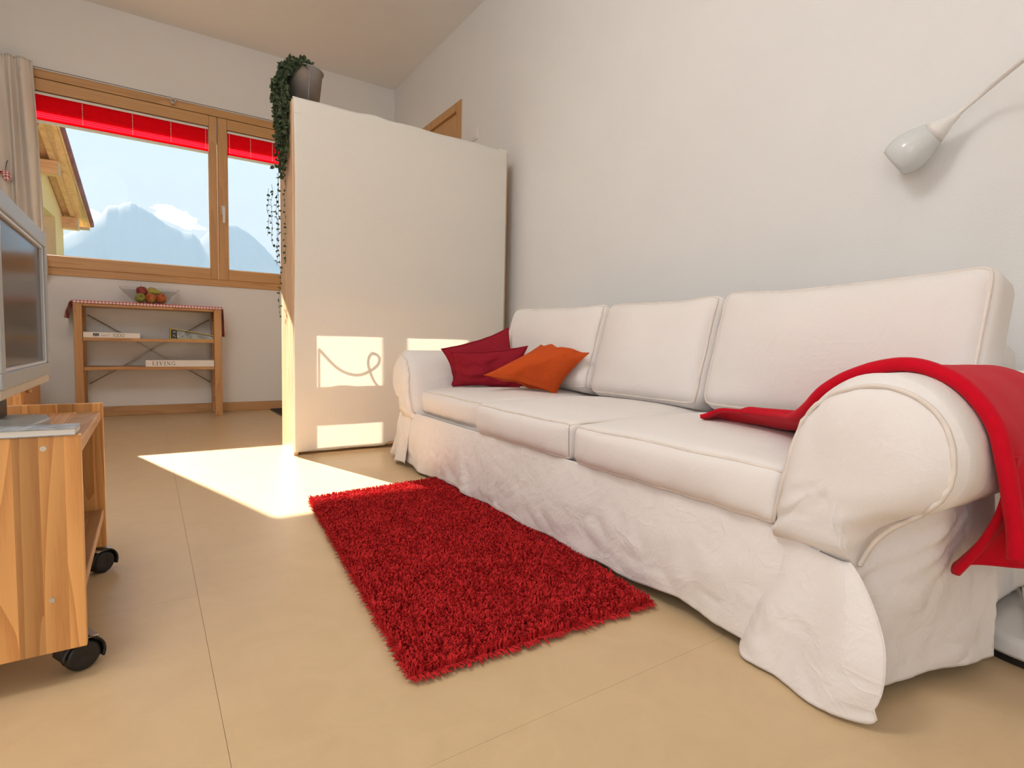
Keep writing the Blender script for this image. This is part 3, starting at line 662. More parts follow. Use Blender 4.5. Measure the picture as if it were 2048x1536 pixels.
# ------------------------------------------------------------------ room divider shelf with cloth
YCL = 2.80; DX0, DX1 = .586, 1.80
dv = thing('divider_shelf', (1.19, 2.94, 0), 'tall open pine shelf standing across the room as a divider', 'shelf')
for x in (DX0, DX1 - .022): B(x, x + .022, YCL + .004, 3.080, 0, 1.70).build('side_panel', M['raw_z'], dv, bevel=.002)
for z in (.020, .327, .775, 1.22, 1.675): B(DX0 + .022, DX1 - .022, YCL + .006, 3.078, z, z + .020).build('shelf_board', M['raw_x'], dv, bevel=.002)
def clothf(u, v):
    # v: 0 hem .. 1 top edge, folds a little over the top
    x = DX0 + .004 + (1.779 - DX0) * u
    z = .012 + v * 1.70
    x += .012 * smooth(.72, 1, v) * (u - .35) * .4
    y = YCL - .004 + .004 * fbm(u * 5, v * 4, 1) - .003
    if u < .10: y -= .0; x -= .006 * (1 - u / .10) * math.sin(v * 5 + 1)
    z += (.006 * fbm(u * 7, 3, 2) + .010 * math.exp(-((u - .33) / .05) ** 2)) * smooth(.97, 1, v)
    if v < .03: z += .010 * (0.5 + fbm(u * 6, 1, 5)) * (1 - v / .03) + .016 * smooth(.38, .40, u) * (1 - v / .03)
    return Vector((x, y, z))
dc = thing('divider_cloth', (1.19, YCL, .012), 'off-white linen sheet hung over the front of the divider shelf', 'cloth')
mb = MB()
def clothall(u, v):
    if v <= .96: return clothf(u, v / .96)
    p = clothf(u, 1); k = (v - .96) / .04
    return Vector((p.x, p.y + .008 + .054 * k, p.z + .001 - .009 * k))
mb.grid(clothall, 110, 130); mb.build('linen_sheet', M['cloth'], dc, smooth=True, solid=.001)
mb = MB(); mb.grid(lambda u, v: clothf(u, .955 + v * .01) + Vector((0, -.0016, 0)), 110, 1); mb.build('hem', M['cloth'], dc, smooth=True)
mb = MB(); mb.grid(lambda u, v: clothf(.955 + .045 * u, v) + Vector((0, -.0016, 0)), 2, 90); mb.build('selvedge', M['cloth'], dc, smooth=True)
# wire ornament standing on the divider shelf (its curl shows through the sheet)
wo_ = thing('wire_ornament', (.90, 2.92, .347), 'curled metal ornament on the divider shelf behind the linen sheet', 'ornament')
MB().tube(catmull([(.66, 2.94, .62), (.76, 2.94, .52), (.86, 2.94, .49), (.95, 2.94, .53), (.97, 2.94, .58), (.93, 2.94, .60), (.91, 2.94, .55), (.94, 2.94, .46), (.99, 2.94, .40)], 8), .007, 8).build('upper_curl', M['wire'], wo_, smooth=True)
MB().tube(catmull([(.66, 2.94, .40), (.74, 2.94, .43), (.84, 2.94, .425), (.93, 2.94, .38), (.96, 2.94, .354)], 8), .007, 8).build('lower_curl', M['wire'], wo_, smooth=True)
MB().tube([(.66, 2.94, .352), (.66, 2.94, .62)], .006, 8).build('upright', M['wire'], wo_, smooth=True)
B(.64, 1.0, 2.90, 2.98, .347, .354).build('foot', M['wire'], wo_)

# potted trailing plant in zinc bucket
pb = Vector((.672, 2.938, 1.6952))
pl = thing('potted_trailing_plant', pb, 'trailing ivy-like plant in a zinc bucket on top of the divider', 'plant')
bprof = [(.0005, .002), (.062, .002), (.066, .0), (.088, .196), (.091, .198), (.091, .203), (.087, .203), (.084, .190), (.062, .02), (.0005, .02)]
MB().lathe(bprof, pb, 40).build('bucket', M['zinc'], pl, smooth=True)
MB().tube([(pb.x + .091 * math.cos(a * PI / 20), pb.y + .091 * math.sin(a * PI / 20), pb.z + .201) for a in range(40)], .0035, 6, closed=True).build('bucket_rim', M['zinc'], pl, smooth=True)
MB().tube([(pb.x + .067 * math.cos(-1.5), pb.y + .067 * math.sin(-1.5), pb.z + .004), (pb.x + .089 * math.cos(-1.5), pb.y + .089 * math.sin(-1.5), pb.z + .198)], .0016, 5).build('bucket_seam', M['zinc'], pl)
MB().lathe([(.0005, .165), (.083, .165), (.083, .172), (.0005, .178)], pb, 24).build('soil', M['soil'], pl)
rnd = random.Random(11)
stems = MB(); leaves = MB()
def leaf(p, sz, d, nrm):
    d = d.normalized(); s_ = d.cross(nrm); s_ = s_.normalized() if s_.length > 1e-4 else d.orthogonal().normalized(); nn = s_.cross(d)
    pts = [p, p + d*sz*.18 + s_*sz*.36 + nn*sz*.08, p + d*sz*.62 + s_*sz*.34 + nn*sz*.05, p + d*sz + nn*sz*-.10, p + d*sz*.62 - s_*sz*.34 + nn*sz*.05, p + d*sz*.18 - s_*sz*.36 + nn*sz*.08, p + d*sz*.5 - nn*sz*.06]
    leaves.add(pts, [(0, 1, 6), (1, 2, 6), (2, 3, 6), (3, 4, 6), (4, 5, 6), (5, 0, 6)])
def rdir(b_=0): return Vector((rnd.uniform(-1, 1), rnd.uniform(-1, 1), rnd.uniform(-1, 1) + b_)).normalized()
def strand(pts, gap, sz, both=True):
    P = catmull(pts, 8); stems.tube(P, .0011, 4)
    acc = 0
    for a, b_ in zip(P, P[1:]):
        acc += (b_ - a).length
        while acc > gap:
            acc -= gap
            for q in range(2 if both else 1):
                d = rdir(-.25); leaf(b_ + rdir() * .003, sz * rnd.uniform(.7, 1.2), d, rdir(.5))
LXc = .552   # hanging just off the left side panel
for k in range(40):
    a = rnd.uniform(PI * .62, PI * 1.50); rr = .088
    st_ = pb + Vector((rr * math.cos(a) * .8, rr * math.sin(a) * .8, .175))
    ed = pb + Vector((rr * math.cos(a) * 1.08, rr * math.sin(a) * 1.08, .215 + rnd.uniform(-.01, .012)))
    L_ = rnd.choice([.10, .16, .24, .32, .40, .44]) * rnd.uniform(.85, 1.1)
    x = rnd.uniform(.532, .578); y = rnd.uniform(2.83, 2.99)
    x = min(x, .574)
    if y < 2.80: y = 2.81
    pts = [st_, ed, (x - .002, (ed.y + y) / 2, pb.z + .12)] + [(x + rnd.uniform(-.006, .008), y + rnd.uniform(-.01, .01), pb.z + .12 - L_ * f) for f in (.25, .5, .75, 1)]
    strand(pts, .017, .021)
for k in range(26):      # crown
    a = rnd.uniform(PI * .45, PI * 1.5); r0 = rnd.uniform(.03, .095)
    p = pb + Vector((r0 * math.cos(a), r0 * math.sin(a), .17)); q = p + Vector((rnd.uniform(-.03, .02), rnd.uniform(-.03, .03), rnd.uniform(.04, .07)))
    strand([p, (p + q) / 2 + Vector((0, 0, .01)), q], .011, .021)
for a in (-1.65, -1.45): 
    p = pb + Vector((.05 * math.cos(a), .05 * math.sin(a), .18)); strand([p, p + Vector((0.0, -.02, .03)), p + Vector((.015, -.035, .035))], .010, .020)
for (x, y, zt_, zb_) in ((.580, 2.93, 1.4, .95), (.572, 3.03, 1.45, .68), (.568, 3.06, 1.42, .95), (.545, 3.07, 1.36, 1.05), (.530, 3.09, 1.34, 1.10)):
    n_ = 7; xx = min(x, .582)
    strand([(xx + rnd.uniform(-.008, .002), y + rnd.uniform(-.008, .008), zt_ + (zb_ - zt_) * i / n_) for i in range(n_ + 1)], .028, .014)
for q in leaves.v:               # leaves lie against the side panel and the front of the sheet, not in them
    if q.x > .583 and q.z < 1.702 and q.y < 3.09: q.x = .583 - .004 * rnd.random()
stems.build('stems', M['stem'], pl, kind='stuff'); leaves.build('foliage', M['leaf'], pl, kind='stuff')

# wall switch and doormat
sw = thing('light_switch', (XR, 3.35, 1.96), 'white light switch box on the wall beside the door', 'switch')
B(XR - .012, XR + .002, 3.31, 3.39, 1.955, 2.035).build('switch_plate', M['white'], sw, bevel=.003); B(XR - .016, XR - .011, 3.325, 3.375, 1.97, 2.02).build('rocker', M['white'], sw, bevel=.002)
dm = thing('doormat', (1.15, 4.5, 0), 'dark brown doormat on the floor behind the divider', 'doormat')
B(.83, 1.48, 4.23, 4.80, .001, .010).build('mat_body', M['mat'], dm, bevel=.003)
mb = MB(); 
for a in ((.822, .83, 4.222, 4.808), (1.48, 1.488, 4.222, 4.808), (.83, 1.48, 4.222, 4.23), (.83, 1.48, 4.80, 4.808)): mb.box(a[0], a[1], a[2], a[3], .0, .007)
mb.build('mat_border', M['black'], dm)

# ------------------------------------------------------------------ rug
rc = [Vector((.352, .812, 0)), Vector((.905, .790, 0)), Vector((1.03, 2.005, 0)), Vector((.458, 1.950, 0))]
def rq(u, v): return rc[0]*(1-u)*(1-v) + rc[1]*u*(1-v) + rc[2]*u*v + rc[3]*(1-u)*v
rg = thing('shag_rug', (.68, 1.4, 0), 'red shaggy rug on the floor in front of the sofa', 'rug')
mb = MB(); vv = [rq(u, v) for u, v in ((0.006, 0.004), (.994, .004), (.994, .996), (.006, .996))]
mb.add([p + Vector((0, 0, .0005)) for p in vv] + [p + Vector((0, 0, .007)) for p in vv], [(0, 3, 2, 1), (4, 5, 6, 7), (0, 1, 5, 4), (1, 2, 6, 5), (2, 3, 7, 6), (3, 0, 4, 7)])
mb.build('backing', M['pile'], rg)
rnd = random.Random(5); V_ = []; F_ = []
def tuft(u, v, out=Vector((0, 0, 0))):
    p = rq(u, v); p.z = .005
    big = noise.noise(Vector((u * 9, v * 18, 0))) ; a = rnd.uniform(0, 2*PI) * .85 + big * 2
    ln = Vector((math.cos(a), math.sin(a), 0)) * rnd.uniform(.003, .010) + out
    hgt = rnd.uniform(.013, .021) * (1 if out.length < 1e-6 else .6)
    w = rnd.uniform(.0013, .0021); c = len(V_)
    s_ = Vector((math.cos(a + 2.1), math.sin(a + 2.1), 0)); t_ = Vector((math.cos(a + 1.0), math.sin(a + 1.0), .2))
    for f, k in ((0, 1), (.55, 1.1), (.9, .95)):
        q = p + ln * (f ** 1.7) + Vector((0, 0, hgt * (1 - (1 - f) ** 1.6)))
        V_.extend([q + s_*w*k, q - s_*w*k*.5 + t_*w*k*.85, q - s_*w*k*.5 - t_*w*k*.85])
    V_.append(p + ln * 1.05 + Vector((0, 0, hgt)))
    for i in range(2):
        for j in range(3): F_.append((c + i*3 + j, c + i*3 + (j+1) % 3, c + i*3 + 3 + (j+1) % 3, c + i*3 + 3 + j))
    for j in range(3): F_.append((c + 6 + j, c + 6 + (j+1) % 3, c + 9))
for k in range(52000): tuft(rnd.random(), rnd.random())
for k in range(2600):
    sd = rnd.random(); L1 = 1.16
    if sd < .25: tuft(rnd.random(), .002, Vector((0, -rnd.uniform(.004, .018), -.006)))
    elif sd < .55: tuft(.002, rnd.random(), Vector((-rnd.uniform(.002, .009), 0, -.006)))
    elif sd < .75: tuft(rnd.random(), .998, Vector((0, rnd.uniform(.003, .010), -.006)))
    else: tuft(.998, rnd.random(), Vector((rnd.uniform(.003, .010), 0, -.006)))
mb = MB(); mb.v = V_; mb.f = F_; mb.build('pile', M['pile'], rg, kind='stuff')

# ------------------------------------------------------------------ sofa  (local: x depth from front, y along length, z up)
SO = Vector((.925, .257, 0)); SRZ = math.radians(-1.7)
so = thing('sofa', SO, 'long white slipcovered three-seat sofa with rolled arms along the wall', 'sofa', rz=SRZ, local=True)
def S2W(p): return Matrix.Translation(SO) @ Matrix.Rotation(SRZ, 4, 'Z') @ Vector(p)
LS = 2.29
ARM = [(.294, .215), (.291, .246), (.282, .31), (.270, .37), (.262, .407), (.252, .438), (.232, .475), (.205, .503), (.170, .524), (.135, .531), (.100, .527), (.062, .510), (.030, .480), (.010, .445), (.002, .410), (.008, .372), (.028, .342), (.060, .322), (.095, .305), (.125, .285), (.143, .258), (.150, .235), (.150, .215)]
_pp = [(1530, 1055), (1560, 960), (1581, 880), (1602, 835), (1642, 796), (1700, 776), (1760, 774), (1820, 796), (1868, 840), (1893, 900), (1893, 960), (1868, 1006), (1820, 1038), (1762, 1064), (1722, 1095), (1702, 1125), (1692, 1142)]
catmull_yz = []
for (_x, _y) in _pp:
    _r = R @ Vector(((_x - 1024) / 1094.66, -(_y - 768) / 1094.66, -1)); _k = .905 / _r.x; catmull_yz.append(Vector((_r.y * _k - .257, HC + _r.z * _k, 0)))
catmull_yz = [(p.x, p.y) for p in catmull(catmull_yz, 5)]
def armx(k): return -.030 + .050 * k ** 6
ARM = [(a + (.012 * (1 - a / .135) if a < .135 and b_ > .3 else 0), b_) for a, b_ in ARM]
def arm(mirror, length=.80):
    P = [Vector((a, b_, 0)) for a, b_ in ARM]; P = catmull(P, 3); cen = Vector((.185, .36, 0))
    mb = MB(); rings = []
    def ringpts(x, k, nz):
        out = []
        for i, p in enumerate(P):
            q = cen + (p - cen) * k
            t_ = i / len(P); wr = nz * (.006 * fbm(x * 6, t_ * 14, 2 + mirror * 5) + .0035 * fbm(x * 16, t_ * 30, 5))
            d = (p - cen).normalized(); q = q + d * wr
            out.append(Vector((x, LS - q.x if mirror else q.x, q.y)))
        return out
    n = len(P)
    # front cap: concentric rings bulging forwards, crushed slightly
    ks = [.02, .15, .30, .45, .60, .72, .82, .90, .96, .99, 1.0]
    for k in ks:
        x = armx(k)
        rings.append([q + Vector((.004 * fbm(q.y * 26, q.z * 9, 3 + mirror) - .0055 * math.sin(q.z * 165 + q.y * 60 + 3 * fbm(q.y * 9, q.z * 4, 2)) * smooth(.37, .27, q.z), 0, 0)) * (1 if k < .97 else 0) for q in ringpts(x, k, 0)])
    for i in range(1, 27): rings.append(ringpts(.020 + length * i / 26, 1.0, min(1, i / 3)))
    vs_ = [q for r_ in rings for q in r_]; fs_ = []
    for i in range(len(rings) - 1):
        for j in range(n):
            fs_.append((i*n + j, i*n + (j+1) % n, (i+1)*n + (j+1) % n, (i+1)*n + j))
    fs_.append(tuple(range(n))); fs_.append(tuple((len(rings)-1)*n + j for j in range(n))[::-1])
    mb.add(vs_, fs_)
    a = mb.build('arm', M['sofa'], so, smooth=True, local=True)
    # piping round the front panel, set in from the roll
    loc = []
    for (qy, qz) in catmull_yz:
        p = Vector((qy, qz, 0)); d = p - cen; best = max(P, key=lambda q: (q - cen).normalized().dot(d.normalized()))
        loc.append(Vector((armx(min(1, d.length / (best - cen).length)) - .002, LS - p.x if mirror else p.x, p.y)))
    MB().tube(loc, .0040, 6).build('piping', M['piping'], a, smooth=True, local=True)
    return a
arm(False); arm(True)
def rbox(c, s, r, n, fn, nz=None):
    """rounded box as one mesh; fn deforms local point"""
    mb = MB(); c = Vector(c); hs_ = Vector(s) / 2
    def mp(p):
        q = Vector((p[0]*hs_.x, p[1]*hs_.y, p[2]*hs_.z)); inn = Vector([max(-(h-r), min(h-r, a)) for a, h in zip(q, hs_)]); d = q - inn
        d = d.normalized() * r if d.length > 1e-9 else d
        return fn(inn + d, Vector(p)) + c
    for ax in range(3):
        for sg in (-1, 1):
            a1, a2 = (ax + 1) % 3, (ax + 2) % 3
            nn = [n[a1], n[a2]]
            def ff(u, v):
                p = [0, 0, 0]; p[ax] = sg
                f = lambda t: math.copysign(1 - (1 - abs(2*t - 1)) ** 1.5, 2*t - 1)
                p[a1] = f(u); p[a2] = f(v); return mp(p)
            mb.grid(ff, nn[0], nn[1])
    return mb, mp
def weld(o, d=.0005):
    w_ = o.modifiers.new('weld', 'WELD'); w_.merge_threshold = d
    return o
def rpath(n=40, ax=0, sg=-1):
    """perimeter of a face in cube coords"""
    out = []
    for (a, b_), (c, d) in (((-1, -1), (1, -1)), ((1, -1), (1, 1)), ((1, 1), (-1, 1)), ((-1, 1), (-1, -1))):
        for i in range(n): 
            p = [0, 0, 0]; p[ax] = sg; p[(ax+1) % 3] = a + (c - a) * i / n; p[(ax+2) % 3] = b_ + (d - b_) * i / n; out.append(tuple(p))
    return out
# seat cushions
SE = [(.262, .872, 0.0), (.874, 1.434, .004), (1.436, 2.035, .045)]
for i, (ya, yb_, off) in enumerate(SE):
    w_ = yb_ - ya - .004
    def fn(q, p, i=i, w_=w_):
        e_ = (1 - abs(p.x) ** 3) * (1 - abs(p.y) ** 4)
        z = q.z + (.026 * e_ if p.z > 0 else -.0)
        z += .005 * fbm(q.x * 5, q.y * 5, i * 3) * (1 if p.z > -.5 else .2)
        x = q.x - (.014 * (1 - p.y ** 4) * (1 - p.z ** 2) if p.x < -.0 else 0) * 1.0
        x += .004 * fbm(q.y * 9, q.z * 12, i * 3 + 1) + .0022 * math.sin(q.y * 60 + q.z * 50 + 3 * fbm(q.y * 5, 1, 1)) * smooth(.1, -.9, p.z) * smooth(0, -.6, p.x)
        y = q.y - .012 * p.y * abs(p.x) * smooth(-.5, -1, p.x) * .6
        return Vector((x, y, z))
    mb, mp = rbox((.31 + off - .005, (ya + yb_) / 2, .302), (.63, w_, .108), .026, (34, 34, 12), fn)
    cu = weld(mb.build('seat_cushion', M['cushion_cover'], so, smooth=True, local=True))
    for zz in (-1, 1):
        path = []
        for t_ in range(61):
            s_ = -1 + 2 * t_ / 60
            path.append(mp((-.985, s_ * .985, zz * .95)) + Vector((.002, 0, 0)))
        back = [mp((k_, .985, zz * .95)) for k_ in (-.8, -.5, -.2, .2)]; frt = [mp((k_, -.985, zz * .95)) for k_ in (.2, -.2, -.5, -.8)]
        MB().tube(frt + path + back, .0036, 6).build('piping', M['piping'], cu, smooth=True, local=True)
# back cushions (leaning)
BK = [(.165, .860, .005, .0), (.862, 1.405, .0, .0), (1.408, 2.12, .01, .0)]
for i, (ya, yb_, dz, off) in enumerate(BK):
    w_ = yb_ - ya
    lean = math.radians(15)
    def fn(q, p, i=i):
        x = q.x - (.042 * (1 - abs(p.y) ** 2.4) * (1 - abs(p.z) ** 2.4) if p.x < 0 else 0)
        x += .006 * fbm(q.y * 6, q.z * 6, 8 + i) + .003 * fbm(q.y * 14, q.z * 18, 8 + i)
        z = q.z - (.010 * (1 - p.y ** 2) if p.z > 0 else 0) + .006 * fbm(q.y * 5, 2, i) * (p.z > 0)
        if i == 2: z -= .012 * smooth(.2, -1, p.y) * (p.z > 0)
        if i == 0: z += .012 * smooth(.6, -.9, p.y) * (p.z > 0)
        c_ = math.cos(lean); s_ = math.sin(lean)
        return Vector((x * c_ + z * s_, q.y, -x * s_ + z * c_))
    mb, mp = rbox((.595, (ya + yb_) / 2, .548 + dz), (.15, w_ - .004, .385), .05, (14, 34, 26), fn)
    cu = weld(mb.build('back_cushion', M['cushion_cover'], so, smooth=True, local=True))
    MB().tube([mp(q) for q in [tuple((-.93 if a == 0 else c_ * .985) for a, c_ in enumerate(p)) for p in rpath(30, 0, -1)]], .0036, 6, closed=True).build('piping', M['piping'], cu, smooth=True, local=True)
# frame hidden inside, back and plinth
mb, mp = rbox((.765, LS / 2 + .04, .37), (.15, LS - .30, .46), .05, (8, 50, 16), lambda q, p: q + Vector((.004 * fbm(q.y * 4, q.z * 4), 0, .005 * fbm(q.y * 3, 3, 1))))
weld(mb.build('backrest', M['sofa'], so, smooth=True, local=True))
B(.03, .80, .16, LS - .16, .10, .252).build('seat_base', M['sofa'], so, local=True)
for x in (.10, .74):
    for y in (.22, LS - .22): MB().lathe([(.0005, 0), (.022, 0), (.028, .11), (.0005, .11)], (x, y, 0), 14).build('foot', M['black'], so, smooth=True, local=True)
# front skirt
def wr(y, z, s): 
    a = fbm(y * 5 + z * 6, z * 4 - y * 2, s); b_ = abs(fbm(y * 11 - z * 9, z * 12 + y * 5, s + 3)); c_ = abs(fbm(y * 22 + z * 15, z * 24, s + 7))
    return .009 * a - .007 * b_ - .002 * c_
def hem(y): return .022 + .012 * fbm(y * 3.0, 0, 4) + .006 * fbm(y * 9, 0, 6)
def skirt(u, v):
    y = .20 + (LS - .20 - .10) * u; zt_ = .252; zb_ = hem(y)
    z = zt_ + (zb_ - zt_) * v
    x = .006 - .018 * v - .010 * math.sin(v * PI) + wr(y, z, 1) * (.25 + v)
    x -= .013 * math.exp(-((y - 1.56 + .10 * v) / .05) ** 2) * v + .010 * math.exp(-((y - 1.90) / .06) ** 2) * v
    return Vector((x, y, z))
MB().grid(skirt, 300, 44).build('front_skirt', M['skirt'], so, smooth=True, local=True, solid=.0016)
MB().tube([skirt(i / 120, .995) + Vector((-.001, 0, .010)) for i in range(121)], .0009, 4).build('hem_seam', M['piping'], so, local=True)
# near corner flap of the skirt: fan from the arm seam, flaring to the floor
AP_ = Vector((-.004, .158, .214))
HE = catmull([(-.012, .335, .020), (-.030, .312, .006), (-.044, .265, .005), (-.056, .20, .004), (-.060, .135, .006), (-.056, .092, .010), (-.040, .080, .022)], 8)
TE = catmull([(-.000, .288, .250), (-.002, .25, .240), (-.004, .22, .233), (-.004, .19, .228), (-.004, .17, .226), (-.004, .160, .226), (-.003, .150, .228)], 8)
def flap(u, v):
    i = u * (len(HE) - 1); k = int(min(i, len(HE) - 2)); f = i - k
    h_ = HE[k].lerp(HE[k+1], f); t_ = TE[k].lerp(TE[k+1], f)
    p = t_.lerp(h_, v)
    p.x += -.014 * math.sin(v * PI) * smooth(.3, .9, u) + .011 * math.sin(u * 15 + v * 1.5) * v ** .7 * (1 - .35 * v) + wr(p.y * 1.3, p.z * 1.3, 5) * v * .9
    p.y -= .036 * math.sin(min(1, v * 1.08) * PI) ** .8 * smooth(.45, 1, u)
    return p
MB().grid(flap, 90, 50).build('corner_flap', M['skirt'], so, smooth=True, local=True, solid=.0018)
# side skirt, near end
NECK = catmull([(.150, .212, 0), (.146, .245, 0), (.128, .283, 0), (.098, .306, 0), (.066, .322, 0)], 8)
def side(u, v):
    x = -.006 + u * .345; k = smooth(0, .42, u) * (len(NECK) - 1); i = int(min(k, len(NECK) - 2)); t_ = NECK[i].lerp(NECK[i+1], k - i)
    zb_ = .026 + .010 * fbm(x * 5, 1, 2); hy = .135 - .085 * u
    z = t_.y + (zb_ - t_.y) * v
    y = t_.x + (hy - t_.x) * smooth(0, .8, v) + .006 * (1 - v)
    y += wr(x * 1.5, z * 1.5, 9) * .8 * min(1, v * 4) + .0035 * math.sin((x * .8 - z) * 150) * smooth(.55, .1, v) * smooth(.02, .15, v) * smooth(.8, .2, u)
    if u > .93: y += .02 * ((u - .93) / .07) ** 2
    return Vector((x, y, z))
MB().grid(side, 90, 60).build('side_skirt', M['skirt'], so, smooth=True, local=True, solid=.0016)
def side2(u, v):
    x = .325 + u * .46; z = .31 + (.075 - .31) * v; y = .12 - .02 * v + wr(x * 1.5, z * 1.5, 11) * .5
    return Vector((x, y, z))
MB().grid(side2, 50, 30).build('side_skirt', M['skirt'], so, smooth=True, local=True, solid=.0016)
# far end skirt panel and its flap
def side3(u, v):
    x = .02 + u * .78; z = .30 + (.022 - .30) * v; y = LS - .12 + .12 * v ** 1.2 * (1 - .3 * u) + wr(x * 1.5, z * 1.5, 15) * .6
    return Vector((x, y, z))
MB().grid(side3, 60, 30).build('side_skirt', M['skirt'], so, smooth=True, local=True, solid=.0016)
def flap2(u, v):
    t_ = Vector((-.004, LS - .26 + .11 * u, .235)); h_ = Vector((-.035 + .05 * u * u, LS - .26 + .30 * u, .02))
    p = t_.lerp(h_, v); p.x += .012 * math.sin(u * 12) * v + wr(p.y * 1.2, p.z * 1.4, 21) * v * .6; return p
MB().grid(flap2, 50, 34).build('corner_flap', M['skirt'], so, smooth=True, local=True, solid=.0016)

# ------------------------------------------------------------------ throw cushions
def pillow(name, c4, th_, mat, label, seed):
    c4 = [Vector(c) for c in c4]; cen = sum(c4, Vector()) / 4
    nrm = ((c4[1] - c4[0]).cross(c4[3] - c4[0])).normalized()
    if nrm.x > 0: nrm = -nrm
    t = thing(name, (cen.x, cen.y, min(c.z for c in c4) - .01), label, 'cushion', group='scatter cushions on the sofa')
    mb = MB()
    for sg in (-1, 1):
        def f(u, v, sg=sg):
            pu, pv = 2*u - 1, 2*v - 1
            # edges pulled in between the corners
            uu = pu * (1 - .13 * (1 - pv * pv) - .03 * fbm(pv * 3, seed, 1)); vv_ = pv * (1 - .13 * (1 - pu * pu) - .03 * fbm(pu * 3, seed, 2))
            a, b_ = (uu + 1) / 2, (vv_ + 1) / 2
            p = c4[0]*(1-a)*(1-b_) + c4[1]*a*(1-b_) + c4[2]*a*b_ + c4[3]*(1-a)*b_
            e_ = max(0, (1 - abs(pu) ** 2.2)) * max(0, (1 - abs(pv) ** 2.2))
            h_ = th_ * (e_ ** .55) * (.5 if sg > 0 else .42)
            w_ = (.022 * fbm(pu * 1.6, pv * 1.6, seed) + .006 * fbm(pu * 3.2, pv * 3.2, seed + 2) - .014 * abs(fbm(pu * 1.8, pv * 1.8, seed + 4)) + .003 * fbm(pu * 7 + pv * 5, pv * 2, seed + 6) * (pu * pu + pv * pv) * .5) * (e_ ** .4)
            return p + nrm * sg * h_ + nrm * w_
        mb.grid(f, 40, 40)
    o = mb.build('cover', mat, t, smooth=True); weld(o, .0008)
    bp = []
    for (a, b_), (c, d) in (((0, 0), (1, 0)), ((1, 0), (1, 1)), ((1, 1), (0, 1)), ((0, 1), (0, 0))):
        for i in range(14):
            u, v = a + (c - a) * i / 14, b_ + (d - b_) * i / 14; pu, pv = 2*u - 1, 2*v - 1
            uu = pu * (1 - .13 * (1 - pv * pv) - .03 * fbm(pv * 3, seed, 1)); vv_ = pv * (1 - .13 * (1 - pu * pu) - .03 * fbm(pu * 3, seed, 2)); a_, b2 = (uu + 1) / 2, (vv_ + 1) / 2
            bp.append(c4[0]*(1-a_)*(1-b2) + c4[1]*a_*(1-b2) + c4[2]*a_*b2 + c4[3]*(1-a_)*b2)
    MB().tube(bp, .0025, 5, closed=True).build('edge_seam', mat, t, smooth=True)
def PX_(x, y, X):                 # photo pixel -> point on the plane at that distance from the camera wall
    r = R @ Vector(((x - 1024) / 1094.66, -(y - 768) / 1094.66, -1)); k = X / r.x
    return Vector((0, 0, HC)) + r * k
pillow('scatter_cushion', [PX_(905, 776, 1.17), PX_(1050, 774, 1.44), PX_(1017, 655, 1.46), PX_(882, 698, 1.10)], .12, M['burg'], 'burgundy scatter cushion propped against the sofa back behind the others', 2)
pillow('scatter_cushion', [PX_(903, 770, 1.13), PX_(1040, 781, 1.34), PX_(1056, 692, 1.37), PX_(902, 704, 1.08)], .10, M['burg'], 'burgundy scatter cushion lying in front of its twin', 9)
pillow('scatter_cushion', [PX_(968, 750, 1.10), PX_(1112, 788, 1.385), PX_(1178, 706, 1.45), PX_(1082, 690, 1.42)], .16, M['orange'], 'orange scatter cushion next to the burgundy ones', 17)

# ------------------------------------------------------------------ red throw over the near arm
tw = thing('throw_blanket', (1.15, .40, .54), 'red fleece throw draped over the near sofa arm', 'blanket')
TP = [(.650, .377), (.60, .379), (.53, .381), (.46, .383), (.40, .388), (.350, .401), (.312, .424), (.280, .453), (.256, .480), (.228, .500), (.200, .514), (.170, .526), (.135, .532), (.103, .528), (.068, .511), (.040, .481), (.021, .447), (.013, .410), (.007, .375), (.002, .34), (-.003, .305), (-.006, .268)]
TPc = catmull([Vector((a, b_, 0)) for a, b_ in TP], 6)
def throw(u, v):
    i = v * (len(TPc) - 1); k = int(min(i, len(TPc) - 2)); f = i - k; q = TPc[k].lerp(TPc[k+1], f)
    t_ = (TPc[min(k + 2, len(TPc) - 1)] - TPc[max(k - 1, 0)]).normalized(); nn = Vector((t_.y, -t_.x, 0))
    hang = smooth(.72, 1.0, v); seat = 1 - smooth(.18, .38, v)
    a0 = .085 + .155 * (1 - smooth(.02, .40, v)) + .02 * hang
    a1 = .43 - .06 * (1 - smooth(0, .25, v))
    a0 += .10 * (1 - smooth(0, .05, v)) * u
    x = a0 + (a1 - a0) * u
    fold = hang * .030 * max(0, math.sin(u * 10 - .9)) + seat * (.010 + .016 * math.sin(u * 8.5 + v * 9)) * smooth(0, .06, v)
    roll = .006 * math.exp(-(u / .05) ** 2)
    d = .007 + max(fold, -.001) + roll + .003 * fbm(u * 4, v * 9, 3)
    return S2W((x, q.x + nn.x * d, q.y + nn.y * d))
MB().grid(throw, 70, 150).build('fleece_top', M['fleece'], tw, smooth=True, solid=.010)
ed = [throw(.02, .16 + .84 * k / 70) for k in range(71)]
MB().tube(ed, [.004 + .008 * smooth(0, .25, k / 70) for k in range(71)], 10).build('folded_edge', M['fleece'], tw, smooth=True)
def under(u, v):      # inner folded layer hanging under the arm roll, in soft lobes
    top = Vector((1.045 + .33 * u, .252 - .010 * u, .415)); bot = Vector((1.072 + .27 * u, .319 - .078 * u, .210 + .040 * u + .010 * math.sin(u * 8)))
    p = top.lerp(bot, v); p.y += -.017 * math.sin(v * PI) + (.020 * math.sin(u * 10 + .6) - .012) * v * v
    p.x += .012 * math.sin(u * 10 + 2) * v; return p
MB().grid(under, 60, 30).build('fleece_fold', M['fleece'], tw, smooth=True, solid=.011)
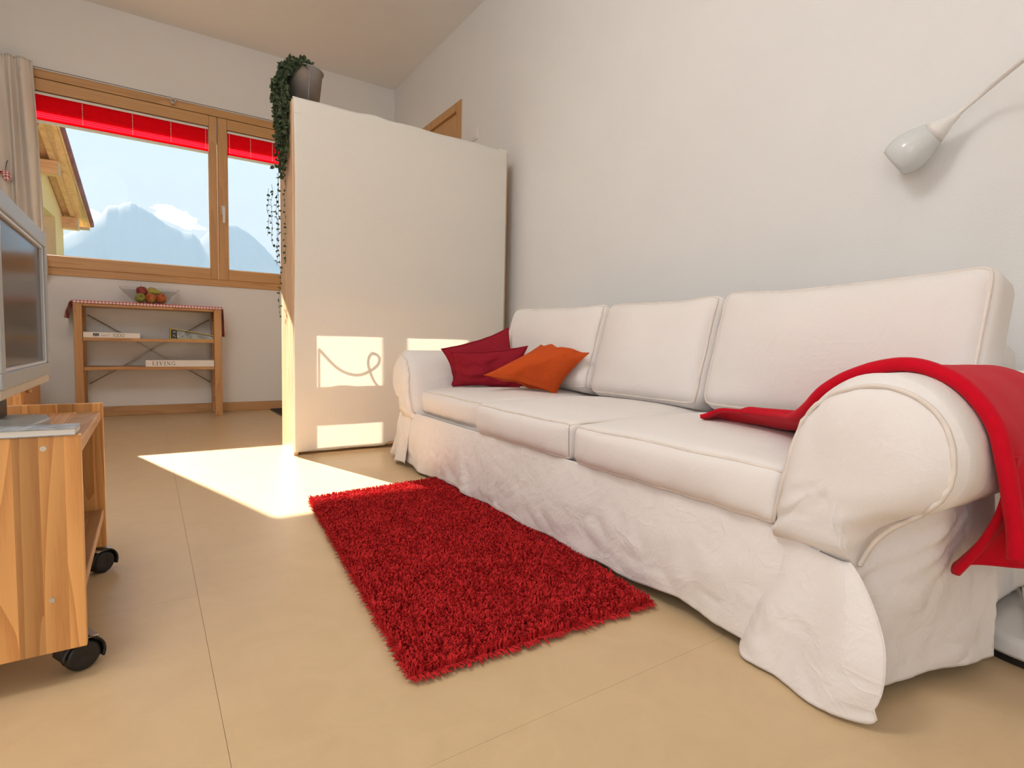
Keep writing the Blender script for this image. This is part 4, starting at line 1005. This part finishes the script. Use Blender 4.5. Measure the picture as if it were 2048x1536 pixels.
MB().tube([under(0, k / 20) for k in range(21)], [.0055 + .0015 * k / 20 for k in range(21)], 10).build('folded_edge', M['fleece'], tw, smooth=True)
MB().tube([under(k / 40, 1) for k in range(41)], .0065, 8).build('hem_roll', M['fleece'], tw, smooth=True)

# ------------------------------------------------------------------ floor lamp
fl_ = thing('floor_lamp', (1.46, .268, 0), 'white floor lamp with gooseneck and opal shade at the sofa end', 'lamp')
lbx, lby = 1.472, .268
mb = MB(); n_ = 40
def bl(r, z): return [(lbx + r * math.cos(2*PI*k/n_), lby + r * .62 * math.sin(2*PI*k/n_), z) for k in range(n_)]
mb.lathe([(.0005, .012), (.150, .012), (.158, .020), (.158, .042), (.150, .052), (.060, .058), (.0005, .058)], (lbx - .02, lby + .0, 0), 44).build('lamp_base', M['white'], fl_, smooth=True, bevel=.002)
MB().lathe([(.0005, 0), (.150, 0), (.152, .0125), (.0005, .0125)], (lbx - .02, lby + .0, 0), 44).build('base_ring', M['black'], fl_)
pole = [(lbx - .015, lby + .015, .05), (lbx - .015, lby + .015, .60), (lbx + .05, lby + .02, 1.0)]
MB().tube([(lbx - .012, lby + .036, .05), (lbx - .012, lby + .036, 1.10)], .011, 12).build('pole', M['white'], fl_, smooth=True)
MB().tube(catmull([(lbx - .012, lby + .036, 1.08), (lbx + .0, lby + .036, 1.17), (lbx + .08, lby + .03, 1.255), (1.66, .37, 1.272), (1.745, .465, 1.262), (1.81, .545, 1.245), (1.82, .61, 1.205)], 8), .0062, 10).build('gooseneck', M['white'], fl_, smooth=True)
hd0 = Vector((1.82, .614, 1.202)); ax = (Vector((1.803, .752, 1.105)) - hd0).normalized()
rot_ = Vector((0, 0, 1)).rotation_difference(ax).to_matrix()
MB().lathe([(.0005, -.008), (.009, -.008), (.011, .0), (.016, .018), (.026, .040), (.034, .058), (.0005, .058)], hd0, 28, rot_).build('lamp_socket', M['white'], fl_, smooth=True)
MB().lathe([(.030, .052), (.035, .060), (.046, .085), (.053, .110), (.0545, .130), (.050, .150), (.043, .163), (.041, .163), (.047, .150), (.051, .130), (.049, .110), (.042, .085), (.028, .056)], hd0, 36, rot_).build('lamp_shade', M['opal'], fl_, smooth=True)
MB().lathe([(.0005, .06), (.016, .075), (.020, .10), (.012, .12), (.0005, .125)], hd0, 18, rot_).build('bulb', M['opal'], fl_, smooth=True)
MB().tube(catmull([(1.66, .40, .03), (1.56, .345, .065), (1.47, .318, .072), (1.40, .295, .066), (1.335, .275, .064), (1.302, .262, .055), (1.284, .252, .030), (1.272, .240, .006), (1.245, .20, .005), (1.20, .12, .005)], 8), .0035, 8).build('power_cord', M['white'], fl_, smooth=True)

# ------------------------------------------------------------------ TV stand
XS0, XS1, YS0, YS1 = -.50, -.093, 1.10, 1.63; ZS0, ZS1 = .056, .405
sd = thing('tv_stand', (-.30, 1.365, 0), 'low pine TV trolley with open shelf on black casters', 'tv stand')
for ya in (YS0, YS1 - .018):
    pn = B(XS0, XS1, ya, ya + .018, ZS0, ZS1).build('side_panel', M['stave_z'], sd, bevel=.0015)
    if ya == YS0:
        for (x, z) in ((-.139, .386), (-.135, .143), (-.42, .386), (-.42, .143)): MB().tube([(x, ya - .0012, z), (x, ya + .004, z)], .0042, 14).build('screw', M['steel'], pn, smooth=False)
B(XS0, XS1 - .004, YS0 + .018, YS1 - .018, .366, .386).build('top_board', M['stave_y'], sd, bevel=.0015)
B(XS0, XS1 - .004, YS0 + .018, YS1 - .018, .130, .149).build('shelf_board', M['stave_y'], sd, bevel=.0015)
B(XS0, XS0 + .012, YS0 + .018, YS1 - .018, .149, .366).build('back_panel', M['stave_z'], sd)
def caster(x, y, rz):
    ca = thing('caster', (x, y, 0), None, None); ca.parent = sd; ca.location = Vector((x, y, 0)) - sd.location; ca['_o'] = (0, 0, 0); ca.rotation_euler = (0, 0, rz)
    mb = MB()
    for sg in (-1, 1):
        pr = [(.0005, 0.003), (.010, .0), (.021, .0), (.025, .004), (.026, .010), (.026, .014), (.0005, .014)]
        rt = Matrix.Rotation(PI / 2 * sg, 3, 'X')
        mb.lathe([(r_, .019 - z_) for r_, z_ in pr][::-1], (0, 0, .026), 28, rt)
    mb.build('wheel', M['black'], ca, smooth=True, local=True, bevel=.001)
    mb = MB(); 
    def hood(u, v): a = math.radians(-25 + 205 * u); return Vector((.0295 * math.cos(a), (v - .5) * .040, .027 + .0295 * math.sin(a)))
    mb.grid(hood, 20, 4); mb.build('hood', M['black'], ca, smooth=True, local=True, solid=.003)
    mb = MB(); mb.box(-.020, .020, -.020, .020, .0545, .0565); mb.tube([(0, 0, .03), (0, 0, .0555)], .006, 10); mb.build('mounting_plate', M['steel'], ca, local=True)
caster(-.107, 1.145, .45); caster(-.107, 1.605, .7); caster(-.47, 1.145, .3); caster(-.47, 1.605, -.4)
# magazines on the lower shelf
def slab(name, c, sx, sy, z0, z1, rz_, mat_cover, mat_pages, label, cat, group=None):
    t = thing(name, (c[0], c[1], z0), label, cat, rz=rz_, group=group, local=True)
    B(-sx/2, sx/2, -sy/2, sy/2, 0, .0012).build('back_cover', mat_cover, t, local=True); B(-sx/2, sx/2, -sy/2, sy/2, z1 - z0 - .0012, z1 - z0).build('front_cover', mat_cover, t, local=True)
    B(-sx/2 + .001, sx/2 - .001, -sy/2 + .001, sy/2 - .001, .0012, z1 - z0 - .0012).build('pages', mat_pages, t, local=True)
    return t
slab('magazine', (-.26, 1.40, 0), .20, .28, .150, .164, .35, M['yellow'], M['paper'], 'yellowish magazine at the bottom of the pile in the trolley', 'magazine', 'magazines in the trolley')
slab('magazine', (-.265, 1.42, 0), .20, .27, .1645, .182, .28, M['navy'], M['paper'], 'dark covered magazine in the middle of the pile in the trolley', 'magazine', 'magazines in the trolley')
slab('magazine', (-.27, 1.43, 0), .19, .26, .1825, .205, .30, M['navy'], M['paper'], 'thick magazine on top of the pile in the trolley', 'magazine', 'magazines in the trolley')
# brochure on top
slab('brochure', (-.215, 1.128, 0), .235, .062, .4055, .4165, -.03, M['grey'], M['white'], 'glossy brochure lying on the edge of the trolley top', 'brochure')

# TV
tv = thing('television', (-.23, 1.40, .386), 'flat silver television with glossy dark screen on the pine trolley', 'television')
TX = -.190; ty0, ty1, tz0, tz1 = 1.15, 1.652, .474, .793
B(TX - .055, TX - .014, ty0 + .004, ty1 - .004, tz0 + .004, tz1 - .004).build('casing', M['cream'], tv, bevel=.006)
bz = MB(); bt, bs_, bb_ = .032, .028, .026
for a in ((ty0, ty1, tz0, tz0 + bb_), (ty0, ty1, tz1 - bt, tz1), (ty0, ty0 + bs_, tz0 + bb_, tz1 - bt), (ty1 - bs_, ty1, tz0 + bb_, tz1 - bt)): bz.box(TX - .020, TX, a[0], a[1], a[2], a[3])
bz.build('bezel', M['silver'], tv, bevel=.002)
B(TX - .045, TX - .003, ty0 + .003, ty1 - .003, tz0 - .018, tz0 + .001).build('lower_trim', M['cream'], tv, bevel=.004)
lp = MB(); g0, g1, h0, h1 = ty0 + bs_, ty1 - bs_, tz0 + bb_, tz1 - bt
for a in ((g0, g1, h0, h0 + .006), (g0, g1, h1 - .006, h1), (g0, g0 + .006, h0, h1), (g1 - .006, g1, h0, h1)): lp.box(TX - .012, TX - .003, a[0], a[1], a[2], a[3])
lp.build('screen_surround', M['lip'], tv, bevel=.002)
B(TX - .012, TX - .009, g0 + .005, g1 - .005, h0 + .005, h1 - .005).build('screen', M['screen'], tv)
nk = MB(); nk.box(TX - .085, TX - .050, 1.40, 1.48, .398, .52); nk.build('neck', M['black'], tv, bevel=.003)
MB().prism([(-.335, 1.29), (-.335, 1.53), (-.178, 1.47), (-.165, 1.40), (-.178, 1.31)], .3862, .399, 'z').build('foot', M['silver'], tv, bevel=.003)
MB().tube(catmull([(-.25, 1.45, .50), (-.27, 1.50, .43), (-.26, 1.55, .40), (-.34, 1.57, .395)], 6), .004, 8).build('cable', M['black'], tv, smooth=True)

# pine cabinet behind the trolley
cb = thing('pine_cabinet', (-.78, 4.1, 0), 'pine cabinet standing against the left wall behind the television', 'cabinet')
for ya in (3.80, 4.382): B(-1.28, -.56, ya, ya + .018, 0, .44).build('side_panel', M['stave_z'], cb, bevel=.002)
B(-1.28, -.555, 3.80, 4.40, .44, .46).build('top_board', M['stave_y'], cb, bevel=.002); B(-1.28, -.57, 3.818, 4.382, .05, .07).build('bottom_board', M['stave_y'], cb)
cd = B(-.572, -.556, 3.82, 4.38, .075, .435).build('door', M['stave_z'], cb, bevel=.002)
MB().lathe([(.0005, 0), (.006, 0), (.007, .012), (.013, .018), (.010, .026), (.0005, .027)], (-.556, 3.90, .26), 14, Matrix.Rotation(PI / 2, 3, 'Y')).build('knob', M['pine_z'], cd, smooth=True)

for o in bpy.data.objects:
    if '_o' in o: del o['_o']
